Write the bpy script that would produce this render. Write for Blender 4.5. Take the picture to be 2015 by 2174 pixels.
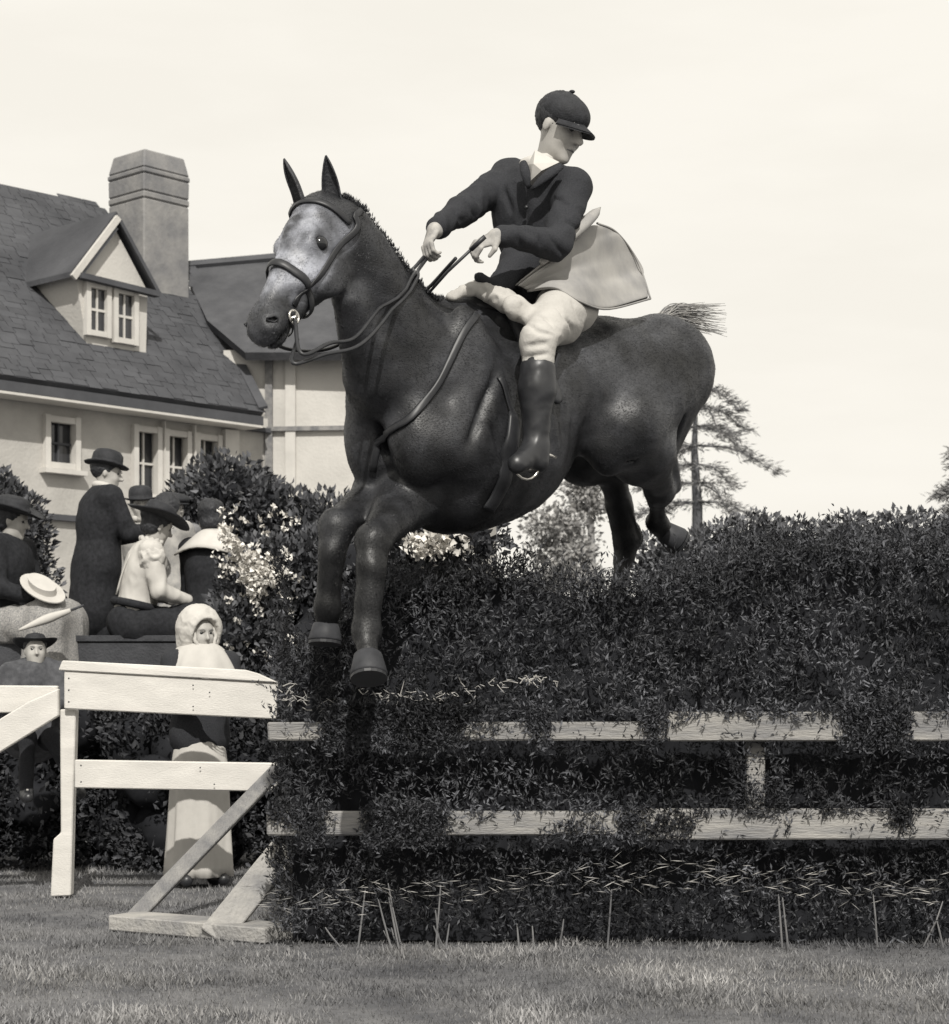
import bpy, bmesh, math, random
import numpy as np
from mathutils import Vector, Matrix, noise as mnoise

random.seed(7)
RNG = np.random.default_rng(11)
S = bpy.context.scene
for o in list(bpy.data.objects):
    bpy.data.objects.remove(o)
COL = S.collection

# ------------------------------------------------------------------ camera, sky, sun, exposure
F_PX, CX, HY, CAM_H = 4060.0, 1007.5, 1460.0, 0.95       # long lens, level camera with a raised front
cam = bpy.data.cameras.new('camera')
cam.sensor_fit = 'HORIZONTAL'
cam.sensor_width = 36.0
cam.lens = F_PX / 2015 * 36
cam.shift_y = (HY - 1087) / 2015
cam.clip_start = 0.1
cam.clip_end = 3000
cam.dof.use_dof = True
cam.dof.focus_distance = 7.0
cam.dof.aperture_fstop = 9.0
camo = bpy.data.objects.new('camera', cam)
camo.location = (0, 0, CAM_H)
camo.rotation_euler = (math.radians(90), 0, 0)
COL.objects.link(camo)
S.camera = camo

SUN_DIR = Vector((-0.10, 0.80, -0.72)).normalized()        # the way the light travels
SUN_EL = math.asin(-SUN_DIR.z)
sun = bpy.data.lights.new('sun', 'SUN')
sun.energy = 4.3
sun.angle = math.radians(0.8)
sun.color = (1.0, 0.965, 0.90)
suno = bpy.data.objects.new('sun', sun)
suno.rotation_euler = SUN_DIR.to_track_quat('-Z', 'Y').to_euler()
suno.location = (-6, -6, 12)
COL.objects.link(suno)

W = bpy.data.worlds.new('World')
S.world = W
W.use_nodes = True
nt = W.node_tree
nt.nodes.clear()
def wn(t, **k):
    n = nt.nodes.new(t)
    for a, b in k.items():
        setattr(n, a, b)
    return n
sky = wn('ShaderNodeTexSky', sky_type='NISHITA', sun_disc=False)
sky.sun_elevation = SUN_EL
sky.sun_rotation = math.atan2(-SUN_DIR.x, -SUN_DIR.y)
sky.dust_density = 4.0
bw = wn('ShaderNodeRGBToBW')
tc = wn('ShaderNodeTexCoord')
mp = wn('ShaderNodeMapping')
mp.inputs['Scale'].default_value = (2.2, 2.2, 9.0)
nz = wn('ShaderNodeTexNoise')
nz.inputs['Scale'].default_value = 1.6
nz.inputs['Detail'].default_value = 5
nz.inputs['Roughness'].default_value = 0.55
rp = wn('ShaderNodeValToRGB')                             # thin high cloud in a monochrome, paper-toned sky
rp.color_ramp.elements[0].position = 0.38
rp.color_ramp.elements[0].color = (9.75, 9.35, 8.5, 1)
rp.color_ramp.elements[1].position = 0.56
rp.color_ramp.elements[1].color = (10.2, 9.8, 8.95, 1)
mx = wn('ShaderNodeMix', data_type='RGBA')
mx.inputs[0].default_value = 0.93
bg = wn('ShaderNodeBackground')
bg.inputs['Strength'].default_value = 0.1
ow = wn('ShaderNodeOutputWorld')
L_ = nt.links.new
L_(sky.outputs[0], bw.inputs[0])
L_(tc.outputs['Generated'], mp.inputs[0])
L_(mp.outputs[0], nz.inputs['Vector'])
L_(nz.outputs[0], rp.inputs[0])
L_(bw.outputs[0], mx.inputs[6])
L_(rp.outputs[0], mx.inputs[7])
L_(mx.outputs[2], bg.inputs[0])
L_(bg.outputs[0], ow.inputs[0])

S.view_settings.view_transform = 'Standard'
S.view_settings.look = 'None'
S.view_settings.exposure = 0.0
S.view_settings.gamma = 1.0
S.render.resolution_x, S.render.resolution_y = 949, 1024

# ------------------------------------------------------------------ helpers
def P(u, v, Y):
    return np.array([(u - CX) / F_PX * Y, Y, CAM_H + (HY - v) / F_PX * Y])

def V(*a):
    return np.array(a, dtype=float)

def unit(a):
    a = np.asarray(a, float)
    return a / max(np.linalg.norm(a), 1e-9)

def tint(g):
    """a grey of the old monochrome plate: cool ink darks, warm paper lights"""
    t = min(1.0, g / 0.3)
    c = [0.92 + (1.03 - 0.92) * t, 0.96 + (0.995 - 0.96) * t, 1.10 + (0.935 - 1.10) * t]
    return (g * c[0], g * c[1], g * c[2], 1)

MATS = {}
def mat(name, g, rough=0.8, var=0.25, scale=8.0, bump=0.0, bscale=60.0, spec=0.3, attr=False, g2=None, stretch=None, detail=5, coat=0.0):
    """procedural material: base grey g, blotched towards g2, optional per-vertex tone and bump"""
    if name in MATS:
        return MATS[name]
    m = bpy.data.materials.new(name)
    m.use_nodes = True
    n = m.node_tree.nodes
    lk = m.node_tree.links.new
    b = n['Principled BSDF']
    b.inputs['Roughness'].default_value = rough
    b.inputs['Specular IOR Level'].default_value = spec
    if coat:
        b.inputs['Coat Weight'].default_value = coat
        b.inputs['Coat Roughness'].default_value = 0.25
    t = n.new('ShaderNodeTexCoord')
    mpn = n.new('ShaderNodeMapping')
    if stretch:
        mpn.inputs['Scale'].default_value = stretch
    lk(t.outputs['Object'], mpn.inputs[0])
    z = n.new('ShaderNodeTexNoise')
    z.inputs['Scale'].default_value = scale
    z.inputs['Detail'].default_value = detail
    z.inputs['Roughness'].default_value = 0.62
    lk(mpn.outputs[0], z.inputs['Vector'])
    r = n.new('ShaderNodeValToRGB')
    r.color_ramp.elements[0].position = 0.32
    r.color_ramp.elements[1].position = 0.68
    lo = g2 if g2 is not None else g * (1 - var)
    hi = g * (1 + var * 0.6) if g2 is None else g
    r.color_ramp.elements[0].color = tint(lo)
    r.color_ramp.elements[1].color = tint(hi)
    lk(z.outputs[0], r.inputs[0])
    src = r.outputs[0]
    if attr:
        a = n.new('ShaderNodeAttribute')
        a.attribute_name = 'tone'
        mu = n.new('ShaderNodeMix')
        mu.data_type = 'RGBA'
        mu.blend_type = 'MULTIPLY'
        mu.inputs[0].default_value = 1.0
        lk(src, mu.inputs[6])
        lk(a.outputs['Color'], mu.inputs[7])
        src = mu.outputs[2]
    lk(src, b.inputs['Base Color'])
    if bump:
        z2 = n.new('ShaderNodeTexNoise')
        z2.inputs['Scale'].default_value = bscale
        z2.inputs['Detail'].default_value = 4
        lk(mpn.outputs[0], z2.inputs['Vector'])
        bp = n.new('ShaderNodeBump')
        bp.inputs['Strength'].default_value = bump
        bp.inputs['Distance'].default_value = 0.02
        lk(z2.outputs[0], bp.inputs['Height'])
        lk(bp.outputs[0], b.inputs['Normal'])
    MATS[name] = m
    return m

TF = {}
def thing(name, label, cat, loc, rot=None, group=None):
    o = bpy.data.objects.new(name, None)
    COL.objects.link(o)
    o.empty_display_size = 0.1
    M = Matrix.Translation(Vector([float(x) for x in loc]))
    if rot is not None:
        M = M @ rot.to_4x4()
    o.matrix_world = M
    o['label'] = label
    o['category'] = cat
    if group:
        o['group'] = group
    TF[o.name] = np.array(M.inverted())
    return o

def tag(o, label=None, cat=None, group=None, kind=None):
    if label: o['label'] = label
    if cat: o['category'] = cat
    if group: o['group'] = group
    if kind: o['kind'] = kind
    return o

def tolocal(v, parent):
    if parent is None:
        return v
    T = TF[parent.name]
    v = np.asarray(v, float)
    return v @ T[:3, :3].T + T[:3, 3]

def mk(name, verts, faces, material, parent=None, smooth=False, tone=None, world=True, kind=None):
    """one mesh object; verts are world coordinates unless world=False (then the parent's frame)"""
    verts = np.asarray(verts, float)
    if world and parent is not None:
        verts = tolocal(verts, parent)
    me = bpy.data.meshes.new(name)
    if isinstance(faces, np.ndarray):
        n, k = faces.shape
        me.vertices.add(len(verts))
        me.vertices.foreach_set('co', verts.astype(np.float32).ravel())
        me.loops.add(n * k)
        me.loops.foreach_set('vertex_index', faces.astype(np.int32).ravel())
        me.polygons.add(n)
        me.polygons.foreach_set('loop_start', np.arange(0, n * k, k, dtype=np.int32))
        me.update(calc_edges=True)
    else:
        me.from_pydata([tuple(map(float, p)) for p in verts], [], [tuple(f) for f in faces])
        me.update()
    if smooth:
        me.polygons.foreach_set('use_smooth', np.ones(len(me.polygons), bool))
    if tone is not None:
        a = me.color_attributes.new('tone', 'FLOAT_COLOR', 'POINT')
        c = np.ones((len(verts), 4), np.float32)
        c[:, :3] = np.asarray(tone, np.float32)[:, None]
        a.data.foreach_set('color', c.ravel())
    me.materials.append(material)
    o = bpy.data.objects.new(name, me)
    COL.objects.link(o)
    if parent is not None:
        o.parent = parent
        TF[o.name] = TF[parent.name]
    if kind:
        o['kind'] = kind
    return o

def box_vf(c, ax, ay, az):
    """box with centre c and half-extent vectors"""
    c, ax, ay, az = map(lambda q: np.asarray(q, float), (c, ax, ay, az))
    vs = [c + sx * ax + sy * ay + sz * az for sz in (-1, 1) for sy in (-1, 1) for sx in (-1, 1)]
    fs = [(0, 2, 3, 1), (4, 5, 7, 6), (0, 1, 5, 4), (2, 6, 7, 3), (0, 4, 6, 2), (1, 3, 7, 5)]
    if np.dot(np.cross(ax, ay), az) < 0:
        fs = [f[::-1] for f in fs]
    return vs, fs

def bevelled(name, vs, fs, material, parent, off=0.004, segs=1, kind=None, world=True, jitter=0.0):
    vs = np.array(vs, float)
    if jitter:
        vs = vs + RNG.normal(0, jitter, vs.shape)
    if world and parent is not None:
        vs = tolocal(vs, parent)
    bm = bmesh.new()
    bv = [bm.verts.new(tuple(p)) for p in vs]
    for f in fs:
        bm.faces.new([bv[i] for i in f])
    bmesh.ops.recalc_face_normals(bm, faces=bm.faces)
    if off:
        bmesh.ops.bevel(bm, geom=list(bm.edges), offset=off, segments=segs, affect='EDGES', profile=0.6)
    me = bpy.data.meshes.new(name)
    bm.to_mesh(me)
    bm.free()
    me.materials.append(material)
    o = bpy.data.objects.new(name, me)
    COL.objects.link(o)
    if parent is not None:
        o.parent = parent
        TF[o.name] = TF[parent.name]
    if kind:
        o['kind'] = kind
    return o

def box(name, c, ax, ay, az, material, parent, off=0.004, jitter=0.0):
    vs, fs = box_vf(c, ax, ay, az)
    return bevelled(name, vs, fs, material, parent, off, jitter=jitter)

def prism(name, poly, depth, material, parent, off=0.0):
    """polygon (world points, planar) extruded by vector depth"""
    poly = [np.asarray(p, float) for p in poly]
    n = len(poly)
    vs = poly + [p + np.asarray(depth, float) for p in poly]
    fs = [tuple(range(n)), tuple(range(2 * n - 1, n - 1, -1))]
    for i in range(n):
        j = (i + 1) % n
        fs.append((i, i + n, j + n, j))
    return bevelled(name, vs, fs, material, parent, off)

def tube_vf(pts, rad, nseg=8, flat=None):
    """tube round a polyline; rad scalar or list; flat=(vector, ratio) squashes the section along vector"""
    pts = np.asarray(pts, float)
    n = len(pts)
    rad = np.full(n, rad) if np.isscalar(rad) else np.asarray(rad, float)
    vs = []
    prev = None
    for i in range(n):
        t = unit(pts[min(i + 1, n - 1)] - pts[max(i - 1, 0)])
        if prev is None:
            a = V(0, 0, 1) if abs(t[2]) < 0.9 else V(1, 0, 0)
            prev = unit(np.cross(t, a))
        a = unit(prev - t * np.dot(prev, t))
        b = np.cross(t, a)
        prev = a
        for k in range(nseg):
            w = 2 * math.pi * k / nseg
            d = (a * math.cos(w) + b * math.sin(w)) * rad[i]
            if flat is not None:
                fv = flat[0][i] if np.ndim(flat[0]) == 2 else flat[0]
                d = d - fv * np.dot(d, fv) * (1 - flat[1])
            vs.append(pts[i] + d)
    fs = []
    for i in range(n - 1):
        for k in range(nseg):
            k2 = (k + 1) % nseg
            fs.append((i * nseg + k, i * nseg + k2, (i + 1) * nseg + k2, (i + 1) * nseg + k))
    fs.append(tuple(range(nseg))[::-1])
    fs.append(tuple((n - 1) * nseg + k for k in range(nseg)))
    return vs, fs

def tube(name, pts, rad, material, parent, nseg=8, flat=None, kind=None, world=True):
    vs, fs = tube_vf(pts, rad, nseg, flat)
    return mk(name, vs, fs, material, parent, smooth=True, kind=kind, world=world)

def join(parts):
    vs, fs, o = [], [], 0
    for v, f in parts:
        vs.extend(v)
        fs.extend([tuple(i + o for i in q) for q in f])
        o += len(v)
    return vs, fs

def smooth_path(pts, n=24):
    pts = np.asarray(pts, float)
    m = len(pts)
    q = np.vstack([2 * pts[0] - pts[1], pts, 2 * pts[-1] - pts[-2]])
    out = []
    for s in np.linspace(0, m - 1, n):
        i = min(int(s), m - 2)
        t = s - i
        p0, p1, p2, p3 = q[i], q[i + 1], q[i + 2], q[i + 3]
        out.append(0.5 * ((2 * p1) + (-p0 + p2) * t + (2 * p0 - 5 * p1 + 4 * p2 - p3) * t * t + (-p0 + 3 * p1 - 3 * p2 + p3) * t ** 3))
    return np.array(out)

def fnoise(P_, sc, oct=3):
    return np.array([mnoise.fractal(Vector((p[0] * sc, p[1] * sc, p[2] * sc)), 1.0, 2.0, oct) for p in P_])

# ------------------------------------------------------------------ smooth-blended bodies
# primitives: ('c', a, b, ra, rb, k, flat) rounded cone; ('e', centre, R, radii, k) ellipsoid; ('s', ...) ellipsoid carved away
def C(a, b, ra, rb, k=None, flat=None):
    return ('c', np.asarray(a, float), np.asarray(b, float), ra, rb, k, flat)
def E(c, r, R=None, k=None):
    return ('e', np.asarray(c, float), np.eye(3) if R is None else np.asarray(R, float), np.asarray(r, float), k)
def SUB(c, r, R=None, k=None):
    return ('s', np.asarray(c, float), np.eye(3) if R is None else np.asarray(R, float), np.asarray(r, float), k)

def prim_d(pr, X):
    if pr[0] == 'c':
        _, a, b, ra, rb, k, flat = pr
        ba = b - a
        L2 = max(np.dot(ba, ba), 1e-9)
        t = np.clip(((X - a) @ ba) / L2, 0, 1)
        v = X - a - t[..., None] * ba
        if flat is not None:
            w, q = flat
            v = v + (1.0 / q - 1.0) * (v @ w)[..., None] * w
            return (np.linalg.norm(v, axis=-1) - (ra + (rb - ra) * t)) * min(1.0, q ** 0.5)
        return np.linalg.norm(v, axis=-1) - (ra + (rb - ra) * t)
    _, c, R, r, k = pr
    q = (X - c) @ R.T
    k0 = np.linalg.norm(q / r, axis=-1)
    k1 = np.linalg.norm(q / (r * r), axis=-1)
    return k0 * (k0 - 1.0) / np.maximum(k1, 1e-6)

def prim_bb(pr):
    if pr[0] == 'c':
        r = max(pr[3], pr[4]) * (1 if pr[6] is None else max(1.0, pr[6][1]))
        return np.minimum(pr[1], pr[2]) - r, np.maximum(pr[1], pr[2]) + r
    R, r = pr[2], pr[3]
    e = np.sqrt(((R.T * r) ** 2).sum(axis=1))
    return pr[1] - e, pr[1] + e

def smin(a, b, k):
    h = np.clip(0.5 + 0.5 * (b - a) / k, 0, 1)
    return b * (1 - h) + a * h - k * h * (1 - h)

def field_at(prims, X, k):
    F = np.full(X.shape[:-1], 0.5)
    for pr in prims:
        kk = pr[-2] if pr[0] == 'c' else pr[-1]
        kk = k if kk is None else kk
        d = prim_d(pr, X)
        F = -smin(-F, d, kk) if pr[0] == 's' else smin(F, d, kk)
    return F

def sdf_mesh(prims, vox, k):
    bbs = [prim_bb(p) for p in prims if p[0] != 's']
    pad = 4 * vox
    lo = np.min([b[0] for b in bbs], axis=0) - pad
    hi = np.max([b[1] for b in bbs], axis=0) + pad
    n = np.ceil((hi - lo) / vox).astype(int) + 1
    F = np.full(n, 0.5, np.float32)
    ax = [lo[i] + vox * np.arange(n[i]) for i in range(3)]
    for pr in prims:
        kk = pr[-2] if pr[0] == 'c' else pr[-1]
        kk = k if kk is None else kk
        b0, b1 = prim_bb(pr)
        mrg = kk + 3 * vox
        i0 = np.maximum(np.floor((b0 - mrg - lo) / vox).astype(int), 0)
        i1 = np.minimum(np.ceil((b1 + mrg - lo) / vox).astype(int) + 1, n)
        if np.any(i1 <= i0):
            continue
        sl = tuple(slice(i0[j], i1[j]) for j in range(3))
        X = np.stack(np.meshgrid(*[ax[j][sl[j]] for j in range(3)], indexing='ij'), -1)
        d = prim_d(pr, X).astype(np.float32)
        F[sl] = -smin(-F[sl], d, kk) if pr[0] == 's' else smin(F[sl], d, kk)
    ins = F < 0
    cs = [(i, j, l) for i in (0, 1) for j in (0, 1) for l in (0, 1)]
    def cc(A, c):
        return A[c[0]:n[0] - 1 + c[0], c[1]:n[1] - 1 + c[1], c[2]:n[2] - 1 + c[2]]
    cnt = sum(cc(ins, c).astype(np.int8) for c in cs)
    act = (cnt > 0) & (cnt < 8)
    idx = np.full(act.shape, -1, np.int64)
    I = np.argwhere(act)
    idx[act] = np.arange(len(I))
    acc = np.zeros((len(I), 3))
    w = np.zeros(len(I))
    vals = {c: F[I[:, 0] + c[0], I[:, 1] + c[1], I[:, 2] + c[2]] for c in cs}
    for a in range(3):
        for c in cs:
            if c[a] == 0:
                c2 = list(c); c2[a] = 1; c2 = tuple(c2)
                f0, f1 = vals[c], vals[c2]
                m = (f0 < 0) != (f1 < 0)
                den = np.where(m, f0 - f1, 1)
                t = np.where(m, f0 / den, 0)
                p = np.tile(np.array(c, float), (len(I), 1))
                p[:, a] = t
                acc += p * m[:, None]
                w += m
    Vt = lo + vox * (I + acc / w[:, None])
    quads = []
    for a in range(3):
        b, c = (a + 1) % 3, (a + 2) % 3
        s0 = [slice(None)] * 3; s1 = [slice(None)] * 3
        s0[a] = slice(0, n[a] - 1); s1[a] = slice(1, n[a])
        ed = ins[tuple(s0)] != ins[tuple(s1)]
        E_ = np.argwhere(ed)
        ok = (E_[:, b] > 0) & (E_[:, c] > 0) & (E_[:, b] < n[b] - 1) & (E_[:, c] < n[c] - 1)
        E_ = E_[ok]
        def at(db, dc):
            q = E_.copy(); q[:, b] -= db; q[:, c] -= dc
            return idx[q[:, 0], q[:, 1], q[:, 2]]
        q = np.stack([at(1, 1), at(0, 1), at(0, 0), at(1, 0)], 1)
        flip = ~ins[E_[:, 0], E_[:, 1], E_[:, 2]]
        q[flip] = q[flip][:, ::-1]
        quads.append(q)
    Q = np.vstack(quads)
    # relax
    for it in range(2):
        s = np.zeros_like(Vt); m = np.zeros(len(Vt))
        for i in range(4):
            j = (i + 1) % 4
            np.add.at(s, Q[:, i], Vt[Q[:, j]]); np.add.at(m, Q[:, i], 1)
            np.add.at(s, Q[:, j], Vt[Q[:, i]]); np.add.at(m, Q[:, j], 1)
        Vt = Vt * 0.45 + 0.55 * s / np.maximum(m, 1)[:, None]
    return Vt, Q

def vnormals(Vt, Q):
    n = np.cross(Vt[Q[:, 2]] - Vt[Q[:, 0]], Vt[Q[:, 3]] - Vt[Q[:, 1]])
    N = np.zeros_like(Vt)
    for i in range(4):
        np.add.at(N, Q[:, i], n)
    return N / np.maximum(np.linalg.norm(N, axis=1), 1e-9)[:, None]

def body(name, prims, vox, k, material, parent, wrinkle=0.0, wsc=9.0, wdir=None, tone=None, lump=0.0, world=False):
    Vt, Q = sdf_mesh(prims, vox, k)
    if wrinkle or lump:
        N = vnormals(Vt, Q)
        X = Vt if wdir is None else Vt * np.asarray(wdir)
        d = wrinkle * ((1 - 3.2 * np.abs(fnoise(X, wsc, 1))) + .5 * (1 - 3.2 * np.abs(fnoise(X + 5, wsc * 2.1, 1)))) * .7 if wrinkle else 0
        if lump:
            d = d + lump * fnoise(Vt, 5, 3)
        Vt = Vt + N * np.asarray(d)[:, None]
    t = tone(Vt) if callable(tone) else tone
    return mk(name, Vt, Q, material, parent, smooth=True, tone=t, world=world)

# ------------------------------------------------------------------ foliage
def leaves(name, pts, dirs, size, ratio, material, parent, tone=(0.6, 1.5), kind='stuff', extra=None, fold=0.25, mul=None, lay=None, world=True):
    """one mesh of folded leaf blades (two triangles each)"""
    pts = np.asarray(pts, float); n = len(pts)
    d = np.asarray(dirs, float)
    d = d / np.maximum(np.linalg.norm(d, axis=1), 1e-9)[:, None]
    r = RNG.normal(size=(n, 3))
    if lay is not None:
        r = lay + .35 * r
    s = np.cross(d, r); s /= np.maximum(np.linalg.norm(s, axis=1), 1e-9)[:, None]
    nn = np.cross(d, s)
    size = np.broadcast_to(np.asarray(size, float), (n,)) * RNG.uniform(0.65, 1.35, n)
    a = pts
    b = pts + d * size[:, None]
    m = pts + d * (0.45 * size)[:, None]
    w = (size * ratio * 0.5)[:, None]
    up = nn * (size * ratio * fold)[:, None]
    l1, r1 = m + s * w + up, m - s * w + up
    vs = np.stack([a, l1, b, r1], 1).reshape(-1, 3)
    base = np.arange(n) * 4
    tr = np.concatenate([np.stack([base, base + 1, base + 2], 1), np.stack([base, base + 2, base + 3], 1)])
    tn = np.repeat(RNG.uniform(tone[0], tone[1], n) * (1 if mul is None else mul), 4)
    if extra is not None:
        ev, ef, et = extra
        k = len(vs)
        vs = np.vstack([vs, ev]); tr = np.vstack([tr, np.asarray(ef) + k]); tn = np.concatenate([tn, np.full(len(ev), et)])
    return mk(name, vs, tr, material, parent, tone=tn, kind=kind, world=world)

def ico(c, r, lump=0.2, sub=3, seed=0):
    bm = bmesh.new()
    bmesh.ops.create_icosphere(bm, subdivisions=sub, radius=1)
    v = np.array([q.co[:] for q in bm.verts])
    f = np.array([[x.index for x in q.verts] for q in bm.faces])
    bm.free()
    k = 1 + lump * fnoise(v + seed * 3.7, 1.8, 3)
    return v * k[:, None] * np.asarray(r) + np.asarray(c), f

def ell_pts(blobs, n, shell=(0.72, 1.05)):
    """points and outward directions in the outer shells of ellipsoids [(c, r), ...]"""
    ar = np.array([(b[1][0] * b[1][1] + b[1][1] * b[1][2] + b[1][0] * b[1][2]) for b in blobs])
    k = RNG.choice(len(blobs), n, p=ar / ar.sum())
    c = np.array([b[0] for b in blobs])[k]; r = np.array([b[1] for b in blobs])[k]
    d = RNG.normal(size=(n, 3)); d /= np.linalg.norm(d, axis=1)[:, None]
    t = RNG.uniform(shell[0], shell[1], n)[:, None]
    return c + d * r * t, d

def shrub(name, label, cat, blobs, n, size, ratio, material, core_mat, group=None, flowers=0, fl_mat=None, fl_pts=None, fl_size=0.03, up=0.5, tone=(0.5, 1.6)):
    base = np.mean([b[0] for b in blobs], axis=0); base[2] = 0
    t = thing(name, label, cat, base, group=group)
    evs, efs, off = [], [], 0
    for i, (c, r) in enumerate(blobs):
        v, f = ico(c, np.asarray(r) * 0.58, 0.4, 2, i)
        evs.append(v); efs.append(f + off); off += len(v)
    o = mk('branches', np.vstack(evs), np.vstack(efs), core_mat, t, kind='stuff')  # solid dark lumps added for the shaded inside, blocking the view through
    p, d = ell_pts(blobs, n)
    cl = fnoise(p[::1], 2.6, 2)
    keep = (cl + RNG.uniform(-0.35, 0.5, len(p))) > -0.12
    p, d = p[keep], d[keep]
    dd = d + RNG.normal(0, 0.6, d.shape) + V(0, 0, up)
    leaves('foliage', p, dd, size, ratio, material, t, tone=tone)
    if flowers:
        q, d2 = fl_pts if fl_pts is not None else ell_pts(blobs, flowers, (0.98, 1.1))
        q = np.repeat(q, 7, axis=0) + RNG.normal(0, fl_size * 0.45, (len(q) * 7, 3))
        d3 = np.repeat(d2, 7, axis=0) + RNG.normal(0, 0.9, (len(q), 3))
        leaves('blossom', q, d3, fl_size, 0.9, fl_mat, t, tone=(0.75, 1.2))
    return t

# ------------------------------------------------------------------ materials
M_GRASS = mat('grass_blades', 0.185, 0.75, attr=True, var=0.5, scale=0.9, spec=0.2)
M_GROUND = mat('turf', 0.14, 0.95, var=0.45, scale=3.0, bump=0.5, bscale=40, spec=0.1)
M_LEAF = mat('brush_leaf', 0.052, 0.65, attr=True, var=0.4, scale=2.0, spec=0.25)
M_LEAF2 = mat('shrub_leaf', 0.075, 0.55, attr=True, var=0.4, scale=3.0, spec=0.3)
M_LEAF3 = mat('hedge_leaf', 0.085, 0.6, attr=True, var=0.4, scale=1.6, spec=0.3)
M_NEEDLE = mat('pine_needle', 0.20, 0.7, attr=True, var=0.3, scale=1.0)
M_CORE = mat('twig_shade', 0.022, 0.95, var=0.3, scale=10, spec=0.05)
M_BARK = mat('bark', 0.10, 0.9, var=0.4, scale=12, bump=0.6, bscale=30, spec=0.1)
M_STRAW = mat('straw', 0.30, 0.8, attr=True, var=0.3, scale=5)
M_BLOSSOM = mat('blossom', 0.68, 0.7, attr=True, var=0.1)
M_WHITE = mat('white_paint', 0.56, 0.75, var=0.13, scale=4, bump=0.18, bscale=70, stretch=(1, 1, 3), spec=0.25)
M_RAIL = mat('rail_paint', 0.25, 0.75, var=0.35, scale=7, bump=0.4, bscale=60, spec=0.2, stretch=(0.5, 3, 3))
M_GREYWOOD = mat('grey_wood', 0.22, 0.8, var=0.35, scale=5, bump=0.5, bscale=60, spec=0.2, stretch=(2, 2, 2))
M_PALEWOOD = mat('worn_wood', 0.30, 0.8, var=0.35, scale=6, bump=0.5, bscale=60, spec=0.2)
M_DARKWOOD = mat('dark_wood', 0.05, 0.8, var=0.3, scale=6, bump=0.4)
M_STUCCO = mat('stucco', 0.40, 0.9, var=0.18, scale=1.6, bump=0.35, bscale=25, spec=0.1)
M_STUCCO2 = mat('pale_stucco', 0.48, 0.9, var=0.12, scale=1.2, bump=0.3, bscale=25, spec=0.1)
M_TRIM = mat('house_trim', 0.50, 0.8, var=0.12, scale=3)
M_DTRIM = mat('dark_trim', 0.07, 0.8, var=0.2, scale=3)
M_SHINGLE = mat('shingle', 0.068, 0.9, var=0.3, scale=1.2, bump=0.3, bscale=18, attr=True)
M_SHINGLE2 = mat('weathered_shingle', 0.085, 0.85, var=0.3, scale=2.2, bump=0.3, bscale=18, attr=True)
M_CHIM = mat('chimney_render', 0.22, 0.95, var=0.25, scale=3.0, bump=0.5, bscale=12, spec=0.05)
M_CURTAIN = mat('curtain', 0.22, 0.9, var=0.2, scale=4)
M_SKIN = mat('skin', 0.36, 0.55, var=0.15, scale=14, spec=0.35)
M_HAIR = mat('hair', 0.03, 0.55, var=0.4, scale=40, bump=0.4, bscale=120, stretch=(1, 1, 0.3))
M_EYE = mat('eye', 0.015, 0.12, var=0.1, spec=0.6)
M_FELT = mat('dark_felt', 0.028, 0.7, var=0.35, scale=30, bump=0.2, bscale=150, spec=0.25)
M_TWEED = mat('dark_tweed', 0.036, 0.85, var=0.35, scale=220, bump=0.25, bscale=200, spec=0.15)
M_SUIT = mat('dark_suit', 0.024, 0.85, var=0.4, scale=40, bump=0.2, bscale=150, spec=0.15)
M_LINING = mat('pale_lining', 0.31, 0.75, var=0.28, scale=4.5, spec=0.2)
M_BREECH = mat('breeches', 0.42, 0.85, var=0.08, scale=14, bump=0.15, bscale=90, spec=0.1)
M_LINEN = mat('white_linen', 0.46, 0.85, var=0.08, scale=12, spec=0.1)
M_BOOT = mat('boot_leather', 0.02, 0.42, var=0.3, scale=10, spec=0.6)
M_TACK = mat('tack_leather', 0.022, 0.45, var=0.3, scale=20, spec=0.45)
M_GLOVE = mat('pale_glove', 0.33, 0.8, var=0.25, scale=40, spec=0.15)
M_STEEL = mat('steel', 0.55, 0.25, var=0.1)
M_STEEL.node_tree.nodes['Principled BSDF'].inputs['Metallic'].default_value = 0.9
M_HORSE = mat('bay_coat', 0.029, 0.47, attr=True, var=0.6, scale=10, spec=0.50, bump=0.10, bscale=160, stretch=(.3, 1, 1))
M_HOOF = mat('hoof_horn', 0.038, 0.6, var=0.3, scale=20)
M_MANE = mat('dark_mane', 0.025, 0.5, var=0.3, scale=40)
M_TAIL = mat('tail_hair', 0.24, 0.55, var=0.4, scale=40)
M_GREYCLOTH = mat('grey_cloth', 0.16, 0.85, var=0.35, scale=22, bump=0.2, bscale=90)
M_LIGHTCLOTH = mat('light_coat', 0.30, 0.85, var=0.25, scale=18, bump=0.2, bscale=90)
M_PRINT = mat('printed_skirt', 0.36, 0.85, var=0.3, scale=110, g2=0.12)
M_NUMNAH = mat('saddle_cloth', 0.40, 0.9, var=0.15, scale=12)

def glass(name, g):
    m = mat(name, g, 0.08, var=0.5, scale=1.5, spec=0.6)
    return m
M_PANE = glass('window_pane', 0.035)

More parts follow.
